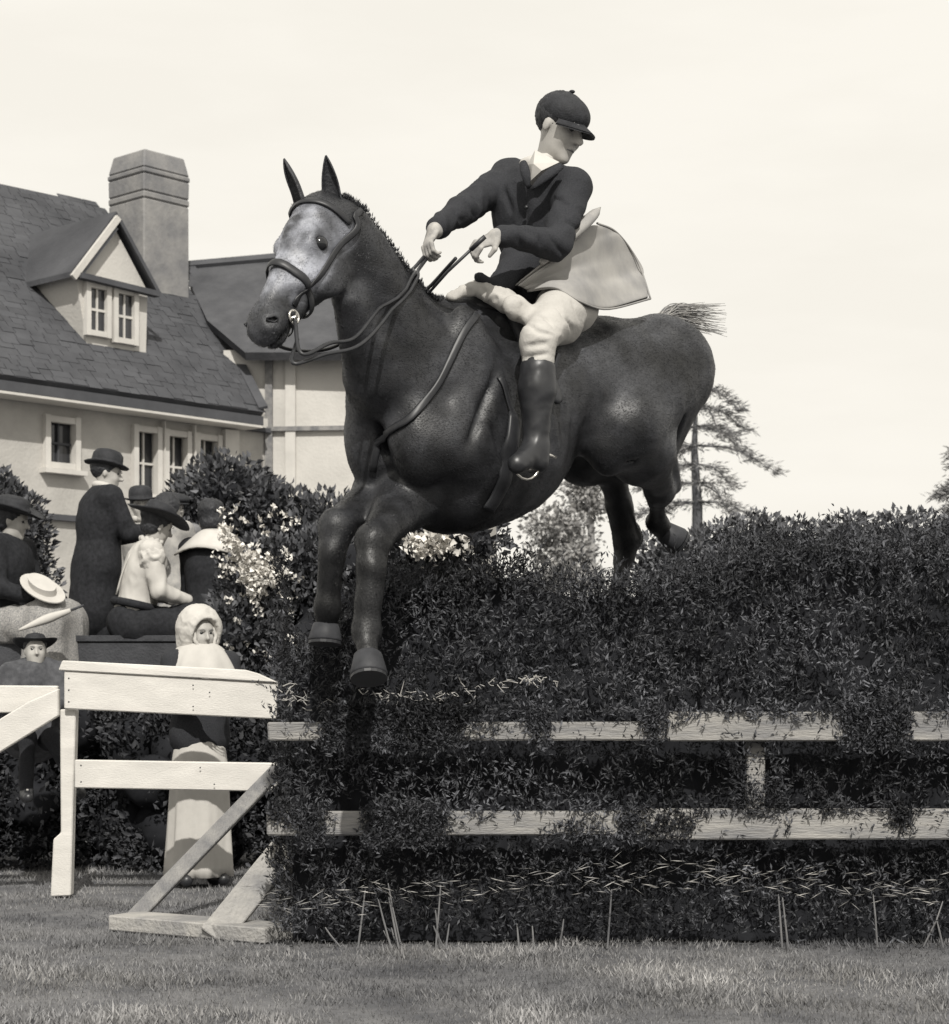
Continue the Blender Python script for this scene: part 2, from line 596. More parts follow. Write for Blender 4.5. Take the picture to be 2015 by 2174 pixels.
# ------------------------------------------------------------------ ground and grass
def ground():
    nx, ny = 90, 90
    xs = np.concatenate([np.linspace(-600, -8, 15), np.linspace(-7.5, 7.5, 60), np.linspace(8, 600, 15)])
    ys = np.concatenate([np.linspace(-20, 2.5, 8), np.linspace(3, 14, 62), np.linspace(15, 1500, 20)])
    X, Y = np.meshgrid(xs, ys, indexing='ij')
    Z = np.zeros_like(X)
    m = (np.abs(X) < 9) & (Y > 2) & (Y < 15)
    pts = np.stack([X, Y, Z], -1).reshape(-1, 3)
    Z = (0.010 * fnoise(pts, 1.4, 3)).reshape(X.shape) * m
    pts = np.stack([X, Y, Z - 0.01], -1).reshape(-1, 3)
    a = np.arange(len(xs) * len(ys)).reshape(len(xs), len(ys))
    q = np.stack([a[:-1, :-1], a[1:, :-1], a[1:, 1:], a[:-1, 1:]], -1).reshape(-1, 4)
    o = mk('ground', pts, q, M_GROUND, smooth=True)
    tag(o, 'mown turf field running back under the jump and the crowd', kind='structure')
ground()

def grass():
    n = 150000
    Y = 4.7 + 6.6 * RNG.random(n) ** 1.25
    X = (RNG.random(n) * 2 - 1) * (Y * 0.27 + 0.15)
    keep = ~((Y > 7.3) & (X > -0.8))
    X, Y = X[keep], Y[keep]
    p = np.stack([X, Y, np.full(len(X), -0.015)], 1)
    cl = fnoise(p, 2.3, 3)
    d = np.stack([RNG.normal(0, 0.55, len(X)), RNG.normal(0, 0.55, len(X)), np.ones(len(X))], 1)
    o = leaves('grass', p, d, 0.024 + 0.020 * np.clip(cl, -0.25, 1.2), 0.13, M_GRASS, None, tone=(0.6, 1.45), mul=np.clip(1 + .45 * fnoise(p, 2.2, 3) + .2 * cl, .6, 1.5))
    tag(o, 'short mown grass in front of the jump and the white wing', 'grass')
grass()

# ------------------------------------------------------------------ far conifers
def pine(name, label, u, Yd, vtop, crown_v0, halfw_l, halfw_r, group, nb=7, seed=3, skew=0.35):
    rnd = random.Random(seed)
    s = F_PX / Yd
    X0 = (u - CX) / F_PX * Yd
    ztop = CAM_H + (HY - vtop) / s
    z0 = CAM_H + (HY - crown_v0) / s
    t = thing(name, label, 'tree', (X0, Yd, 0), group=group)
    tube('trunk', [(X0, Yd, 0), (X0 + 0.03, Yd, z0), (X0 - 0.04, Yd, (z0 + ztop) / 2), (X0, Yd, ztop)], [0.16, 0.12, 0.08, 0.02], M_BARK, t, 8)
    pts, dirs = [], []
    br = []
    for i in range(nb):
        f = i / (nb - 1)
        z = z0 + (ztop - z0) * f
        for side in (0, 1, 2):
            ang = side * math.pi * 2 / 3 + rnd.uniform(-0.6, 0.6) + i * 1.3
            dx, dy = math.cos(ang), math.sin(ang)
            ln = (halfw_r if dx > 0 else halfw_l) * (1 - 0.12 * f) * rnd.uniform(0.5, 1.15)
            dr = rnd.uniform(0.12, 0.34)
            pth = smooth_path([(X0, Yd, z + 0.1), (X0 + dx * ln * 0.5, Yd + dy * ln * 0.5, z + 0.1 - dr * ln * 0.25),
                               (X0 + dx * ln, Yd + dy * ln, z - dr * ln * (1 + skew * (dx > 0)))], 9)
            br.append(tube_vf(pth, np.linspace(0.03, 0.008, 9), 5))
            for k in range(1, 9):
                m = int(52 * (0.35 + 0.8 * k / 9))
                q = pth[k] + RNG.normal(0, 1, (m, 3)) * V(0.15, 0.15, 0.040) * (1.15 - 0.5 * k / 9)
                pts.append(q)
                dirs.append(V(dx, dy, -0.15) + RNG.normal(0, 0.45, (m, 3)))
    v, f = join(br)
    mk('branches', v, f, M_BARK, t, smooth=True, kind='stuff')
    leaves('crown', np.vstack(pts), np.vstack(dirs), 0.16, 0.16, M_NEEDLE, t, tone=(0.45, 1.6))
    return t
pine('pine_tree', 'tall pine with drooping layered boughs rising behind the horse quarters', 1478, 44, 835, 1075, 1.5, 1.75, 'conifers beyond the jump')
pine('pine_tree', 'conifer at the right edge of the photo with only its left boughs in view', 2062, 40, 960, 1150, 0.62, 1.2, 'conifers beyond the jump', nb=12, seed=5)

# ------------------------------------------------------------------ house
HD = unit(V(2.48, 2.75, 0))           # along the long wall, going away to the right
HN = V(HD[1], -HD[0], 0)              # out of that wall, towards the camera's right
UP = V(0, 0, 1)
H0 = P(0, 800, 23.0)                  # a point on the eave line
def hp(u, v, off=0.0):
    """the point where the view line of (u, v) meets the plane of the long wall moved out by off"""
    r = V((u - CX) / F_PX, 1.0, (HY - v) / F_PX)
    c = V(0, 0, CAM_H)
    q = H0 + HN * off
    t = np.dot(q - c, HN) / np.dot(r, HN)
    return c + r * t
def ray_plane(u, v, q, n):
    r = V((u - CX) / F_PX, 1.0, (HY - v) / F_PX)
    c = V(0, 0, CAM_H)
    return c + r * (np.dot(q - c, n) / np.dot(r, n))

house = thing('country_house', 'big stuccoed country house with dark steep roof, dormer and massive chimney', 'house', (hp(300, 800) * V(1, 1, 0)))
EAVE_Z = H0[2]
def wall_slab(name, a, b, z0, z1, material, thick=0.25, n=HN):
    a = np.array([a[0], a[1], 0.0]); b = np.array([b[0], b[1], 0.0])
    return prism(name, [a + UP * z0, b + UP * z0, b + UP * z1, a + UP * z1], -n * thick, material, house)
# long wall, extended to the left out of the frame, with openings left for the windows
cornA = hp(-230, 800); cornB = hp(566, 800)
def holes_wall(a, b, z0, z1, holes, material, n, thick=0.25):
    """wall built of boxes round rectangular openings given as (s0, s1, z0, z1) along a->b"""
    d = unit((b - a) * V(1, 1, 0)); Ltot = np.linalg.norm((b - a)[:2])
    ss = sorted({0, Ltot} | {h[0] for h in holes} | {h[1] for h in holes})
    parts = []
    for i in range(len(ss) - 1):
        s0, s1 = ss[i], ss[i + 1]
        cuts = sorted([(h[2], h[3]) for h in holes if h[0] <= s0 + 1e-6 and h[1] >= s1 - 1e-6])
        z = z0
        for c0, c1 in cuts + [(z1, z1)]:
            if c0 - z > 1e-4:
                p = a * V(1, 1, 0) + d * (s0 + s1) / 2 + UP * (z + c0) / 2 - n * thick / 2
                parts.append(box_vf(p, d * (s1 - s0) / 2, n * thick / 2, UP * (c0 - z) / 2))
            z = max(z, c1)
    v, f = join(parts)
    return mk('wall', v, f, material, house)
def hole(u0, v0, u1, v1):
    a = hp(u0, v0); b = hp(u1, v1)
    vm = (u0 + u1) / 2
    s0 = np.dot((a - cornA)[:2], HD[:2]); s1 = np.dot((b - cornA)[:2], HD[:2])
    return (s0, s1, hp(vm, v1)[2], hp(vm, v0)[2])
wins = [hole(100, 897, 156, 985), hole(287, 917, 330, 1050), hole(352, 926, 393, 1056), hole(418, 934, 458, 1062)]
holes_wall(cornA, cornB, 0, EAVE_Z, wins, M_STUCCO, HN)
for i, (s0, s1, z0, z1) in enumerate(wins):
    c = cornA * V(1, 1, 0) + HD * (s0 + s1) / 2 + UP * (z0 + z1) / 2
    hw, hh = (s1 - s0) / 2, (z1 - z0) / 2
    fw = 0.075
    parts = [box_vf(c + HD * sg * (hw + fw / 2 - .01) + HN * 0.02, HD * fw / 2, HN * 0.05, UP * (hh + fw)) for sg in (-1, 1)]
    parts += [box_vf(c + UP * sg * (hh + fw / 2 - .01) + HN * 0.018, HD * (hw - .012), HN * 0.045, UP * fw / 2) for sg in (-1, 1)]
    v, f = join(parts)
    w = mk('window', v, f, M_TRIM, house)
    mk('sill', *box_vf(c - UP * (hh + fw + 0.03) + HN * 0.05, HD * (hw + fw + 0.04), HN * 0.09, UP * 0.028), M_TRIM, w)
    mk('pane', *box_vf(c - HN * 0.08, HD * hw, HN * 0.008, UP * hh), M_PANE, w)
    v, f = join([box_vf(c - HN * 0.055, HD * hw, HN * 0.015, UP * 0.014), box_vf(c - HN * 0.05, HD * 0.012, HN * 0.015, UP * hh)])
    mk('glazing_bar', v, f, M_DTRIM if i == 0 else M_TRIM, w)
    if i:
        mk('curtain', *box_vf(c - HN * 0.12 - HD * hw * .1, HD * hw * .8, HN * 0.01, UP * hh * .96), M_CURTAIN, w)
# broad pale posts between the three windows, and mouldings under the eave
def band(name, a, b, z0, z1, out, material, n=HN, back=0.0):
    d = unit((b - a) * V(1, 1, 0))
    c = (a + b) / 2 * V(1, 1, 0) + UP * (z0 + z1) / 2 + n * (out + back) / 2
    return mk(name, *box_vf(c, d * np.linalg.norm((b - a)[:2]) / 2, n * (out - back) / 2, UP * (z1 - z0) / 2), material, house)
for k in range(1, 4):
    s1 = wins[k][1]
    e = wins[k + 1][0] if k < 3 else s1 + 0.42
    c = cornA * V(1, 1, 0)
    band('window_post', c + HD * (s1 + 0.09), c + HD * (e - 0.09), 0.6, wins[k][3] + 0.16, 0.10, M_TRIM, back=0.002)
zf = lambda v0: (CAM_H + (HY - v0) / F_PX * 23.0)
band('frieze', cornA, cornB - HD * 0.003, zf(835), zf(812), 0.06, M_TRIM, back=0.003)
band('moulding', cornA, cornB - HD * 0.006, zf(846), zf(836), 0.11, M_DTRIM, back=0.003)
band('string_course', cornA, cornB - HD * .009, zf(1096), zf(1083), 0.08, M_DTRIM, back=0.003)
# main roof
RUN, RISE = 4.2, 4.05
OV = 0.42
RN = unit(np.cross(HD, -HN * RUN + UP * RISE)); RN = RN if RN[2] > 0 else -RN
e0 = cornA - HD * 1.0 + HN * OV - UP * 0.32
e1 = cornB + HN * OV - UP * 0.32 - HD * 0.42
e0[2] = e1[2] = EAVE_Z - 0.05
slope = unit(-HN * RUN + UP * RISE)
SL = math.hypot(RUN + OV, RISE)
def on_roof(u, v):
    return ray_plane(u, v, e0, RN)
roof_poly = [e0, e1, on_roof(478, 705), on_roof(410, 628), on_roof(380, 560), on_roof(225, 452), on_roof(196, 432), on_roof(0, 390), on_roof(-300, 330)]
roof = prism('roof', roof_poly, -RN * 0.14, M_SHINGLE, house)
a_ = roof.data.color_attributes.new('tone', 'FLOAT_COLOR', 'POINT')
for q in a_.data: q.color = (1, 1, 1, 1)
# shingle courses: long thin lapped strips, real steps
def courses(poly_fn, origin, dirA, dirS, nrm, La, n, step, material, inside, mn='shingle_course'):
    parts, tn = [], []
    for i in range(n):
        a0 = None
        s = i * step
        k = 0
        while k < La:
            w = random.uniform(0.12, 0.3)
            c = origin + dirS * (s + step * 0.5) + dirA * (k + w / 2)
            if inside(c):
                th = random.uniform(0.006, 0.013)
                v, f = box_vf(c + nrm * th / 2 + dirS * random.uniform(-.015, .015), dirA * (w / 2 - 0.006), dirS * step * 0.52, nrm * th / 2)
                parts.append((v, f)); tn += [random.uniform(0.9, 1.12)] * 8
            k += w
    v, f = join(parts)
    o = mk(mn, v, f, material, roof, tone=np.array(tn), kind='stuff')
    return o
def proj(p):
    return CX + p[0] / p[1] * F_PX, HY - (p[2] - CAM_H) / p[1] * F_PX
def in_poly(pt, poly):
    x, y = pt; c = False
    for i in range(len(poly)):
        x1, y1 = poly[i]; x2, y2 = poly[i - 1]
        if (y1 > y) != (y2 > y) and x < (x2 - x1) * (y - y1) / (y2 - y1) + x1:
            c = not c
    return c
# inside test in the roof's own plane
def plane2(p): return (float(np.dot(p - e0, HD)), float(np.dot(p - e0, slope)))
RP = [plane2(p) for p in roof_poly]
courses(None, e0, HD, slope, RN, 14.0, 52, 0.118, M_SHINGLE, lambda c: in_poly(plane2(c), RP))
fas = np.linalg.norm(e1 - e0)
mk('fascia', *box_vf((e0 + e1) / 2 - UP * 0.12 - HN * 0.03, HD * fas / 2, HN * 0.02, UP * 0.06), M_DTRIM, house)
mk('soffit', *box_vf((e0 + e1) / 2 - UP * 0.2 - HN * 0.2, HD * (fas / 2 - .01), HN * 0.19, UP * 0.015), M_TRIM, house)
# dormer
FRONT = 0.15
def dp(u, v): return hp(u, v, DOFF)
DOFF = float(np.dot(on_roof(250, 738) - H0, HN)) + .03
fl = [dp(192, 716), dp(306, 742), dp(316, 622), dp(240, 474), dp(158, 586)]
back = -HN * 2.6
dorm = prism('dormer', [dp(190, 760), dp(309, 790), dp(313, 618), dp(240, 478), dp(160, 584)], back, M_STUCCO2, house)
cheek = None and prism('dormer_cheek', [dp(190, 722) , dp(160, 590), dp(160, 590) + back * 0.75, dp(190, 722) + back * 0.2], -HD * 0.05, M_STUCCO2, dorm)
def strip(name, p, q, w, t, material, n, parent, up=None):
    p, q = np.asarray(p), np.asarray(q)
    d = unit(q - p)
    s = unit(np.cross(n, d))
    return mk(name, *box_vf((p + q) / 2, d * np.linalg.norm(q - p) / 2, s * w / 2, n * t / 2), material, parent)
ap = dp(239, 462)
prism('dormer_roof', [dp(142, 590) + HN * .08, ap + HN * .08, ap + HN * .08 + back * 1.1, dp(142, 590) + back * .75], UP * 0.07, M_SHINGLE, dorm)
prism('dormer_roof', [dp(326, 626) + HN * .08, ap + HN * .08 + HD * .01, ap + HN * .08 + back * 1.1 + HD * .01, dp(326, 626) + back * .75], UP * 0.06, M_SHINGLE, dorm)
strip('barge_board', dp(143, 592) + HN * .12, ap + HN * .12 - UP * .02, 0.08, 0.05, M_STUCCO2, HN, dorm)
strip('barge_board', dp(326, 628) + HN * .122, ap + HN * .122 - UP * .03, 0.05, 0.04, M_DTRIM, HN, dorm)
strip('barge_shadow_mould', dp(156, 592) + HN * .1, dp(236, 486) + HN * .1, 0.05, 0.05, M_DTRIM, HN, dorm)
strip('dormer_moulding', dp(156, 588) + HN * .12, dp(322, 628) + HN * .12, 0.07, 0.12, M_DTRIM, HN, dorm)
for (u0, v0, u1, v1) in ((184, 612, 222, 706), (242, 624, 280, 722)):
    a, b = dp(u0, v0), dp(u1, v0); c_, d_ = dp(u1, v1), dp(u0, v1)
    zt = (a[2] + b[2]) / 2; zb = (c_[2] + d_[2]) / 2
    ctr = (a + b) / 2 * V(1, 1, 0) + UP * (zt + zb) / 2
    hw = np.linalg.norm((b - a)[:2]) / 2; hh = (zt - zb) / 2
    parts = [box_vf(ctr + HD * sg * (hw + .02) + HN * 0.04, HD * .035, HN * 0.04, UP * (hh + .06)) for sg in (-1, 1)]
    parts += [box_vf(ctr + UP * sg * (hh + .02) + HN * 0.037, HD * (hw - .016), HN * 0.035, UP * .035) for sg in (-1, 1)]
    w = mk('window', *join(parts), M_TRIM, dorm)
    mk('pane', *box_vf(ctr + HN * 0.008, HD * hw, HN * 0.006, UP * hh), M_PANE, w)
    mk('glazing_bar', *join([box_vf(ctr + HN * 0.022, HD * hw, HN * 0.01, UP * 0.016), box_vf(ctr + HN * 0.024 , HD * 0.012, HN * 0.01, UP * hh)]), M_TRIM, w)
# chimney: square shaft with a stepped, narrowing cap
K = .5
CD = float(np.dot(on_roof(378, 640) - H0, HN)) - K
cc0 = hp(316, 560, CD)
ch_c = cc0 * V(1, 1, 0)
s_ch = F_PX / cc0[1]
zc = lambda v: CAM_H + (HY - v) / s_ch
hw = 0.43
def shaft(z0, z1, w0, w1):
    vs = []
    for z, w in ((z0, w0), (z1, w1)):
        for sx, sy in ((-1, -1), (1, -1), (1, 1), (-1, 1)):
            vs.append(ch_c + HD * sx * w + HN * sy * w * 1.0 + UP * z)
    return vs, [(0, 3, 2, 1), (4, 5, 6, 7), (0, 1, 5, 4), (1, 2, 6, 5), (2, 3, 7, 6), (3, 0, 4, 7)]
K = 173 / 2 / s_ch / (abs(HD[0]) + abs(HN[0]))
parts = [shaft(zc(760), zc(440), K * 1.0, K * 0.985), shaft(zc(439.5), zc(425), K * 1.0, K * 1.0), shaft(zc(424.5), zc(388), K * .99, K * 1.0),
         shaft(zc(387.5), zc(376), K * 1.02, K * 1.02)]
ch = bevelled('chimney', *join(parts), M_CHIM, house, 0.02)
bevelled('chimney_cap', *join([shaft(zc(375.6), zc(336), K * 1.0, K * 0.87)]), M_CHIM, ch, 0.02)
# second wing: its wall faces the camera more squarely
W0 = np.array(cornB) * V(1, 1, 0)
WD = unit(V(1, -0.10, 0)); WN = V(WD[1], -WD[0], 0)
W1 = W0 + WD * 2.9
zt = CAM_H + (HY - 742) / F_PX * W0[1]
WX = W0 - WD * .6
prism('wing_wall', [WX, W1, W1 + UP * zt, WX + UP * zt], -WN * 3.0, M_STUCCO2, house)
mk('wall_moulding', *box_vf((W0 + W1) / 2 + UP * (CAM_H + (HY - 912) / F_PX * W0[1]) + WN * .04, WD * 1.45, WN * .04, UP * 0.03), M_GREYWOOD, house)
for uu, wd in ((572, .05), (618, .07)):
    q = ray_plane(uu, 850, W0, WN)
    mk('corner_board', *box_vf(q * V(1, 1, 0) + UP * zt / 2 + WN * .03, WD * wd, WN * .03, UP * zt / 2), M_TRIM if uu > 600 else M_GREYWOOD, house)
ra = W0 + UP * (zt - .05) - WD * 0.05 + WN * .35
rb = W1 + UP * (zt - .05) + WD * 0.4 + WN * .35
up2 = unit(-WN * 1.6 + UP * 1.25)
R2N = unit(np.cross(WD, up2)); R2N = R2N if R2N[2] > 0 else -R2N
def r2(u, v): return ray_plane(u, v, ra, R2N)
prism('wing_roof', [r2(520, 748), r2(875, 748), r2(852, 600), r2(822, 526), r2(395, 563), r2(402, 600), r2(440, 680)], -R2N * 0.12, M_SHINGLE2, house)
wr = [o for o in house.children if o.name.startswith('wing_roof')][0]
a_ = wr.data.color_attributes.new('tone', 'FLOAT_COLOR', 'POINT')
for q in a_.data: q.color = (.85, .85, .85, 1)
for o in dorm.children:
    if o.name.startswith('dormer_roof'):
        a_ = o.data.color_attributes.new('tone', 'FLOAT_COLOR', 'POINT')
        for q in a_.data: q.color = (1, 1, 1, 1)
strip('ridge_cap', r2(398, 566) + R2N * .03, r2(818, 529) + R2N * .03, 0.16, 0.05, M_DTRIM, R2N, house)
strip('valley', r2(404, 566) + R2N * .03, e1 + R2N * .06, 0.12, 0.04, M_DTRIM, R2N, house)

# ------------------------------------------------------------------ background hedges and shrubs
def far_hedge():
    blobs = []
    for u, v, Y in ((1395, 1160, 12.2), (1440, 1170, 12), (1500, 1150, 12.4), (1545, 1118, 12.6), (1600, 1122, 12.4), (1650, 1130, 12.6), (1700, 1128, 12.2), (1745, 1135, 12.5),
                    (1800, 1112, 12.3), (1850, 1118, 12.6), (1905, 1116, 12.2), (1960, 1112, 12.5), (2020, 1122, 12.3), (2090, 1120, 12.5), (2160, 1118, 12.3)):
        p = P(u, v + 40, Y)
        blobs.append((p, V(0.22, 0.30, 0.21) * random.uniform(0.85, 1.15)))
    for i in range(40):
        u = random.uniform(1400, 2160); Y = random.uniform(11.9, 12.7)
        p = P(u, 1100, Y); p[2] = random.uniform(0.3, 1.72)
        blobs.append((p, V(0.36, 0.3, 0.3)))
    shrub('hedge', 'tall lumpy leafy hedge behind the right half of the jump', 'hedge', blobs, 76000, 0.042, 0.6, M_LEAF3, M_CORE, tone=(0.45, 1.7), up=0.3)
far_hedge()

def left_shrub():
    bl = []
    for u, v, r in ((430, 1050, .26), (465, 1032, .30), (500, 1035, .28), (535, 1055, .28), (570, 1072, .28), (610, 1100, .3), (655, 1118, .3), (700, 1118, .3), (745, 1150, .3), (400, 1090, .26), (450, 1110, .38), (520, 1130, .4),
                    (600, 1170, .4), (680, 1190, .4), (430, 1190, .4), (520, 1230, .4), (620, 1270, .4), (720, 1270, .4), (460, 1300, .4), (560, 1340, .4), (660, 1370, .4), (760, 1250, .35), (740, 1360, .35)):
        bl.append((P(u, v + 12, 15.6 + random.uniform(-.2, .3)), V(r, r, r) * random.uniform(.85, 1.1)))
    shrub('tall_shrub', 'rounded dark shrub rising behind the seated women against the house wall', 'shrub', bl, 30000, 0.066, 0.55, M_LEAF2, M_CORE)
    bl = []
    for u, v, r in ((520, 1205, .16), (560, 1185, .18), (600, 1200, .2), (650, 1190, .22), (700, 1180, .22), (745, 1190, .22), (520, 1270, .24), (590, 1280, .3), (670, 1270, .3), (740, 1280, .25),
                    (500, 1340, .26), (570, 1360, .3), (650, 1360, .3), (730, 1370, .3), (490, 1430, .26), (560, 1440, .3), (640, 1450, .3), (720, 1440, .3), (540, 1510, .3), (640, 1520, .3)):
        bl.append((P(u, v + 10, 11.7 + random.uniform(-.2, .2)), V(r, r, r) * random.uniform(.85, 1.1)))
    q = []
    for i in range(210):
        t = random.random()
        if t < .5: u, v = random.gauss(550, 26), random.gauss(1215, 22)
        elif t < .75: u = random.uniform(470, 540); v = 1130 + (u - 470) * 1.1 + random.gauss(0, 12)
        else: u, v = random.uniform(470, 640), random.uniform(1080, 1420)
        q.append(P(u, v, 11.42 + random.uniform(-.05, .06)))
    q = np.array(q)
    shrub('flowering_shrub', 'dark shrub with a cluster of white blossom between the spectators and the brush', 'shrub', bl, 26000, 0.05, 0.55, M_LEAF2, M_CORE,
          flowers=1, fl_mat=M_BLOSSOM, fl_pts=(q, np.tile(V(-.3, -1, .3), (len(q), 1))), fl_size=0.03)
left_shrub()

def small_bushes():
    bl = [(P(u, v + 30, 14.5), V(.3, .3, .35)) for u, v in ((-55, 1030), (-30, 1060), (0, 1090), (22, 1100))]
    bl += [(P(u, v, 14.6), V(.4, .3, .4)) for u, v in ((-40, 1150), (0, 1160), (15, 1240), (-50, 1260), (-10, 1330))]
    shrub('dark_bush', 'dark leafy bush at the left edge below the small house window', 'bush', bl, 14000, 0.055, 0.5, M_LEAF2, M_CORE)
    # white blossom seen just under the girth, beyond the jump
    bl = [(P(u, v, 9.4), V(.16, .16, .14)) for u, v in ((880, 1165), (930, 1160), (975, 1175), (1010, 1150), (840, 1190), (900, 1215), (960, 1220))]
    q = np.array([P(random.gauss(925, 30), random.gauss(1160, 13), 9.22 + random.uniform(-.04, .04)) for i in range(60)])
    shrub('blossoming_bush', 'small bush of white blossom showing between the horse belly and the brush', 'bush', bl, 4500, 0.045, 0.6, M_LEAF2, M_CORE,
          flowers=1, fl_mat=M_BLOSSOM, fl_pts=(q, np.tile(V(-.3, -1, .5), (len(q), 1))), fl_size=0.035)
small_bushes()

def low_hedge():
    bl = []
    for i in range(60):
        u0 = random.uniform(-120, 760)
        Y = random.uniform(9.9, 10.5)
        p = P(u0, 1400, Y); p[2] = random.uniform(0.15, 0.80)
        bl.append((p, V(.32, .24, .26)))
    shrub('low_hedge', 'low dark hedge behind the white wing, in front of the crowd', 'hedge', bl, 60000, 0.04, 0.5, M_LEAF, M_CORE, tone=(0.4, 1.4))
low_hedge()

# faint slender trees far off, seen under the belly
def slim_tree(u, Yd, vtop, lean, label):
    X0 = (u - CX) / F_PX * Yd
    t = thing('slender_tree', label, 'tree', (X0, Yd, 0), group='slender trees far beyond the jump')
    zt_ = CAM_H + (HY - vtop) / F_PX * Yd
    tube('trunk', smooth_path([(X0, Yd, 0), (X0 + lean * .5, Yd, zt_ * .6), (X0 + lean, Yd, zt_)], 8), np.linspace(.16, .05, 8), M_GREYWOOD, t, 7)
    bl = [(V(X0 + lean + random.uniform(-.5, .5), Yd + random.uniform(-.4, .4), zt_ * random.uniform(.62, 1.04)), V(.5, .5, .35)) for i in range(7)]
    p, d = ell_pts(bl, 2200, (.2, 1.1))
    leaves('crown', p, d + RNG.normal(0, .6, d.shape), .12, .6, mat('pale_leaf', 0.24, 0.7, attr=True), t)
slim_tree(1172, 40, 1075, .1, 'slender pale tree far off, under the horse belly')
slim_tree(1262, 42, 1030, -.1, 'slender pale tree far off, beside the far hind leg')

# ------------------------------------------------------------------ viewing stand for the crowd
PLAT = 0.84
stand = thing('viewing_stand', 'low dark timber stand with benches carrying the spectators', 'stand', (-3.0, 13.2, 0))
for i in range(12):
    y = 12.15 + i * 0.245
    box('plank', V(-3.0, y, PLAT - .025), V(1.68, 0, 0), V(0, .115, 0), V(0, 0, .025), M_DARKWOOD, stand, .004)
for x in (-4.5, -3.4, -2.3, -1.4):
    for y in (12.2, 14.8):
        box('post', V(x, y, (PLAT - .055) / 2), V(.05, 0, 0), V(0, .05, 0), V(0, 0, (PLAT - .055) / 2), M_DARKWOOD, stand, .004)
for i in range(24):
    x = -4.62 + i * .142
    box('cladding_board', V(x, 12.0, (PLAT - .06) / 2), V(.068, 0, 0), V(0, .012, 0), V(0, 0, (PLAT - .06) / 2), M_DARKWOOD, stand, .003)
def bench(label, x0, x1, y, z, base, n=2):
    t = thing('bench', label, 'bench', ((x0 + x1) / 2, y, base))
    for k in range(n):
        box('seat_plank', V((x0 + x1) / 2, y + (k - .5) * .2, z - .02), V((x1 - x0) / 2, 0, 0), V(0, .095, 0), V(0, 0, .02), M_DARKWOOD, t, .003)
    box('riser', V((x0 + x1) / 2, y - .17, (z - .045 + base) / 2), V((x1 - x0) / 2, 0, 0), V(0, .01, 0), V(0, 0, (z - .05 - base) / 2), M_DARKWOOD, t, .003)
    for x in (x0 + .15, (x0 + x1) / 2, x1 - .15):
        box('leg', V(x, y, (z - .042 + base) / 2), V(.03, 0, 0), V(0, .15, 0), V(0, 0, (z - .042 - base) / 2), M_DARKWOOD, t, .003)
bench('long dark bench on the stand under the seated women', -4.5, -1.5, 12.62, PLAT + .45, PLAT)

# ------------------------------------------------------------------ people
def head_prims(c, up, f, s=1.0):
    up = unit(up); f = unit(f - up * np.dot(f, up)); l = np.cross(up, f)
    R = np.array([f, l, up])
    def T(x, y, z): return c + (f * x + l * y + up * z) * s
    e = lambda x, y, z, a, b, d, k=.02: E(T(x, y, z), V(a, b, d) * s, R, k)
    pr = [e(-.012, 0, .035, .098, .077, .088), e(.018, 0, -.03, .07, .060, .085, .03), e(.035, 0, -.078, .05, .046, .032, .025),
          e(.07, 0, -.103, .022, .024, .017, .02), e(.074, 0, .032, .022, .05, .012, .015),
          e(.055, .036, -.03, .03, .022, .03, .02), e(.055, -.036, -.03, .03, .022, .03, .02),
          C(T(.088, 0, .015), T(.114, 0, -.024), .008 * s, .014 * s, .012), e(.092, .011, -.03, .012, .009, .008, .008), e(.092, -.011, -.03, .012, .009, .008, .008),
          e(.085, 0, -.056, .014, .024, .006, .008), e(.083, 0, -.068, .014, .021, .007, .008),
          SUB(T(.1, .031, .008), V(.022, .017, .011) * s, R, .014), SUB(T(.1, -.031, .008), V(.022, .017, .011) * s, R, .014),
          SUB(T(.105, 0, -.062), V(.02, .026, .0028) * s, R, .005),
          e(-.008, .078, -.008, .018, .009, .031, .006), e(-.008, -.078, -.008, .018, .009, .031, .006)]
    return pr, T, R

def hand_prims(w, d, pn, side, curl=0.5, s=1.0):
    """palm, four unequal bent fingers and a thumb leaving the side of the palm; pn = palm normal"""
    d = unit(d); pn = unit(pn - d * np.dot(pn, d)); lat = np.cross(d, pn) * side
    R = np.array([d, lat, pn])
    pr = [E(w + d * .045 * s, V(.05, .036, .015) * s, R, .012)]
    for i, (off, ln) in enumerate(((.027, .92), (.009, 1.0), (-.010, .95), (-.027, .78))):
        p = w + (d * .085 + lat * off) * s
        a = curl * .5
        for j, seg in enumerate((.040, .027, .021)):
            a += curl * .62 if j else 0
            q = p + (d * math.cos(a) + pn * math.sin(a)) * seg * ln * s
            pr.append(C(p, q, (.0092 - .001 * j) * s, (.0085 - .001 * j) * s, .003))
            p = q
    p = w + (d * .022 + lat * .03) * s
    q = p + (d * .6 + lat * .62 + pn * .35) * .035 * s
    r = q + (d * .85 + lat * .1 + pn * .5) * .032 * s
    pr += [C(p, q, .0135 * s, .0105 * s, .008), C(q, r, .0105 * s, .008 * s, .004)]
    return pr

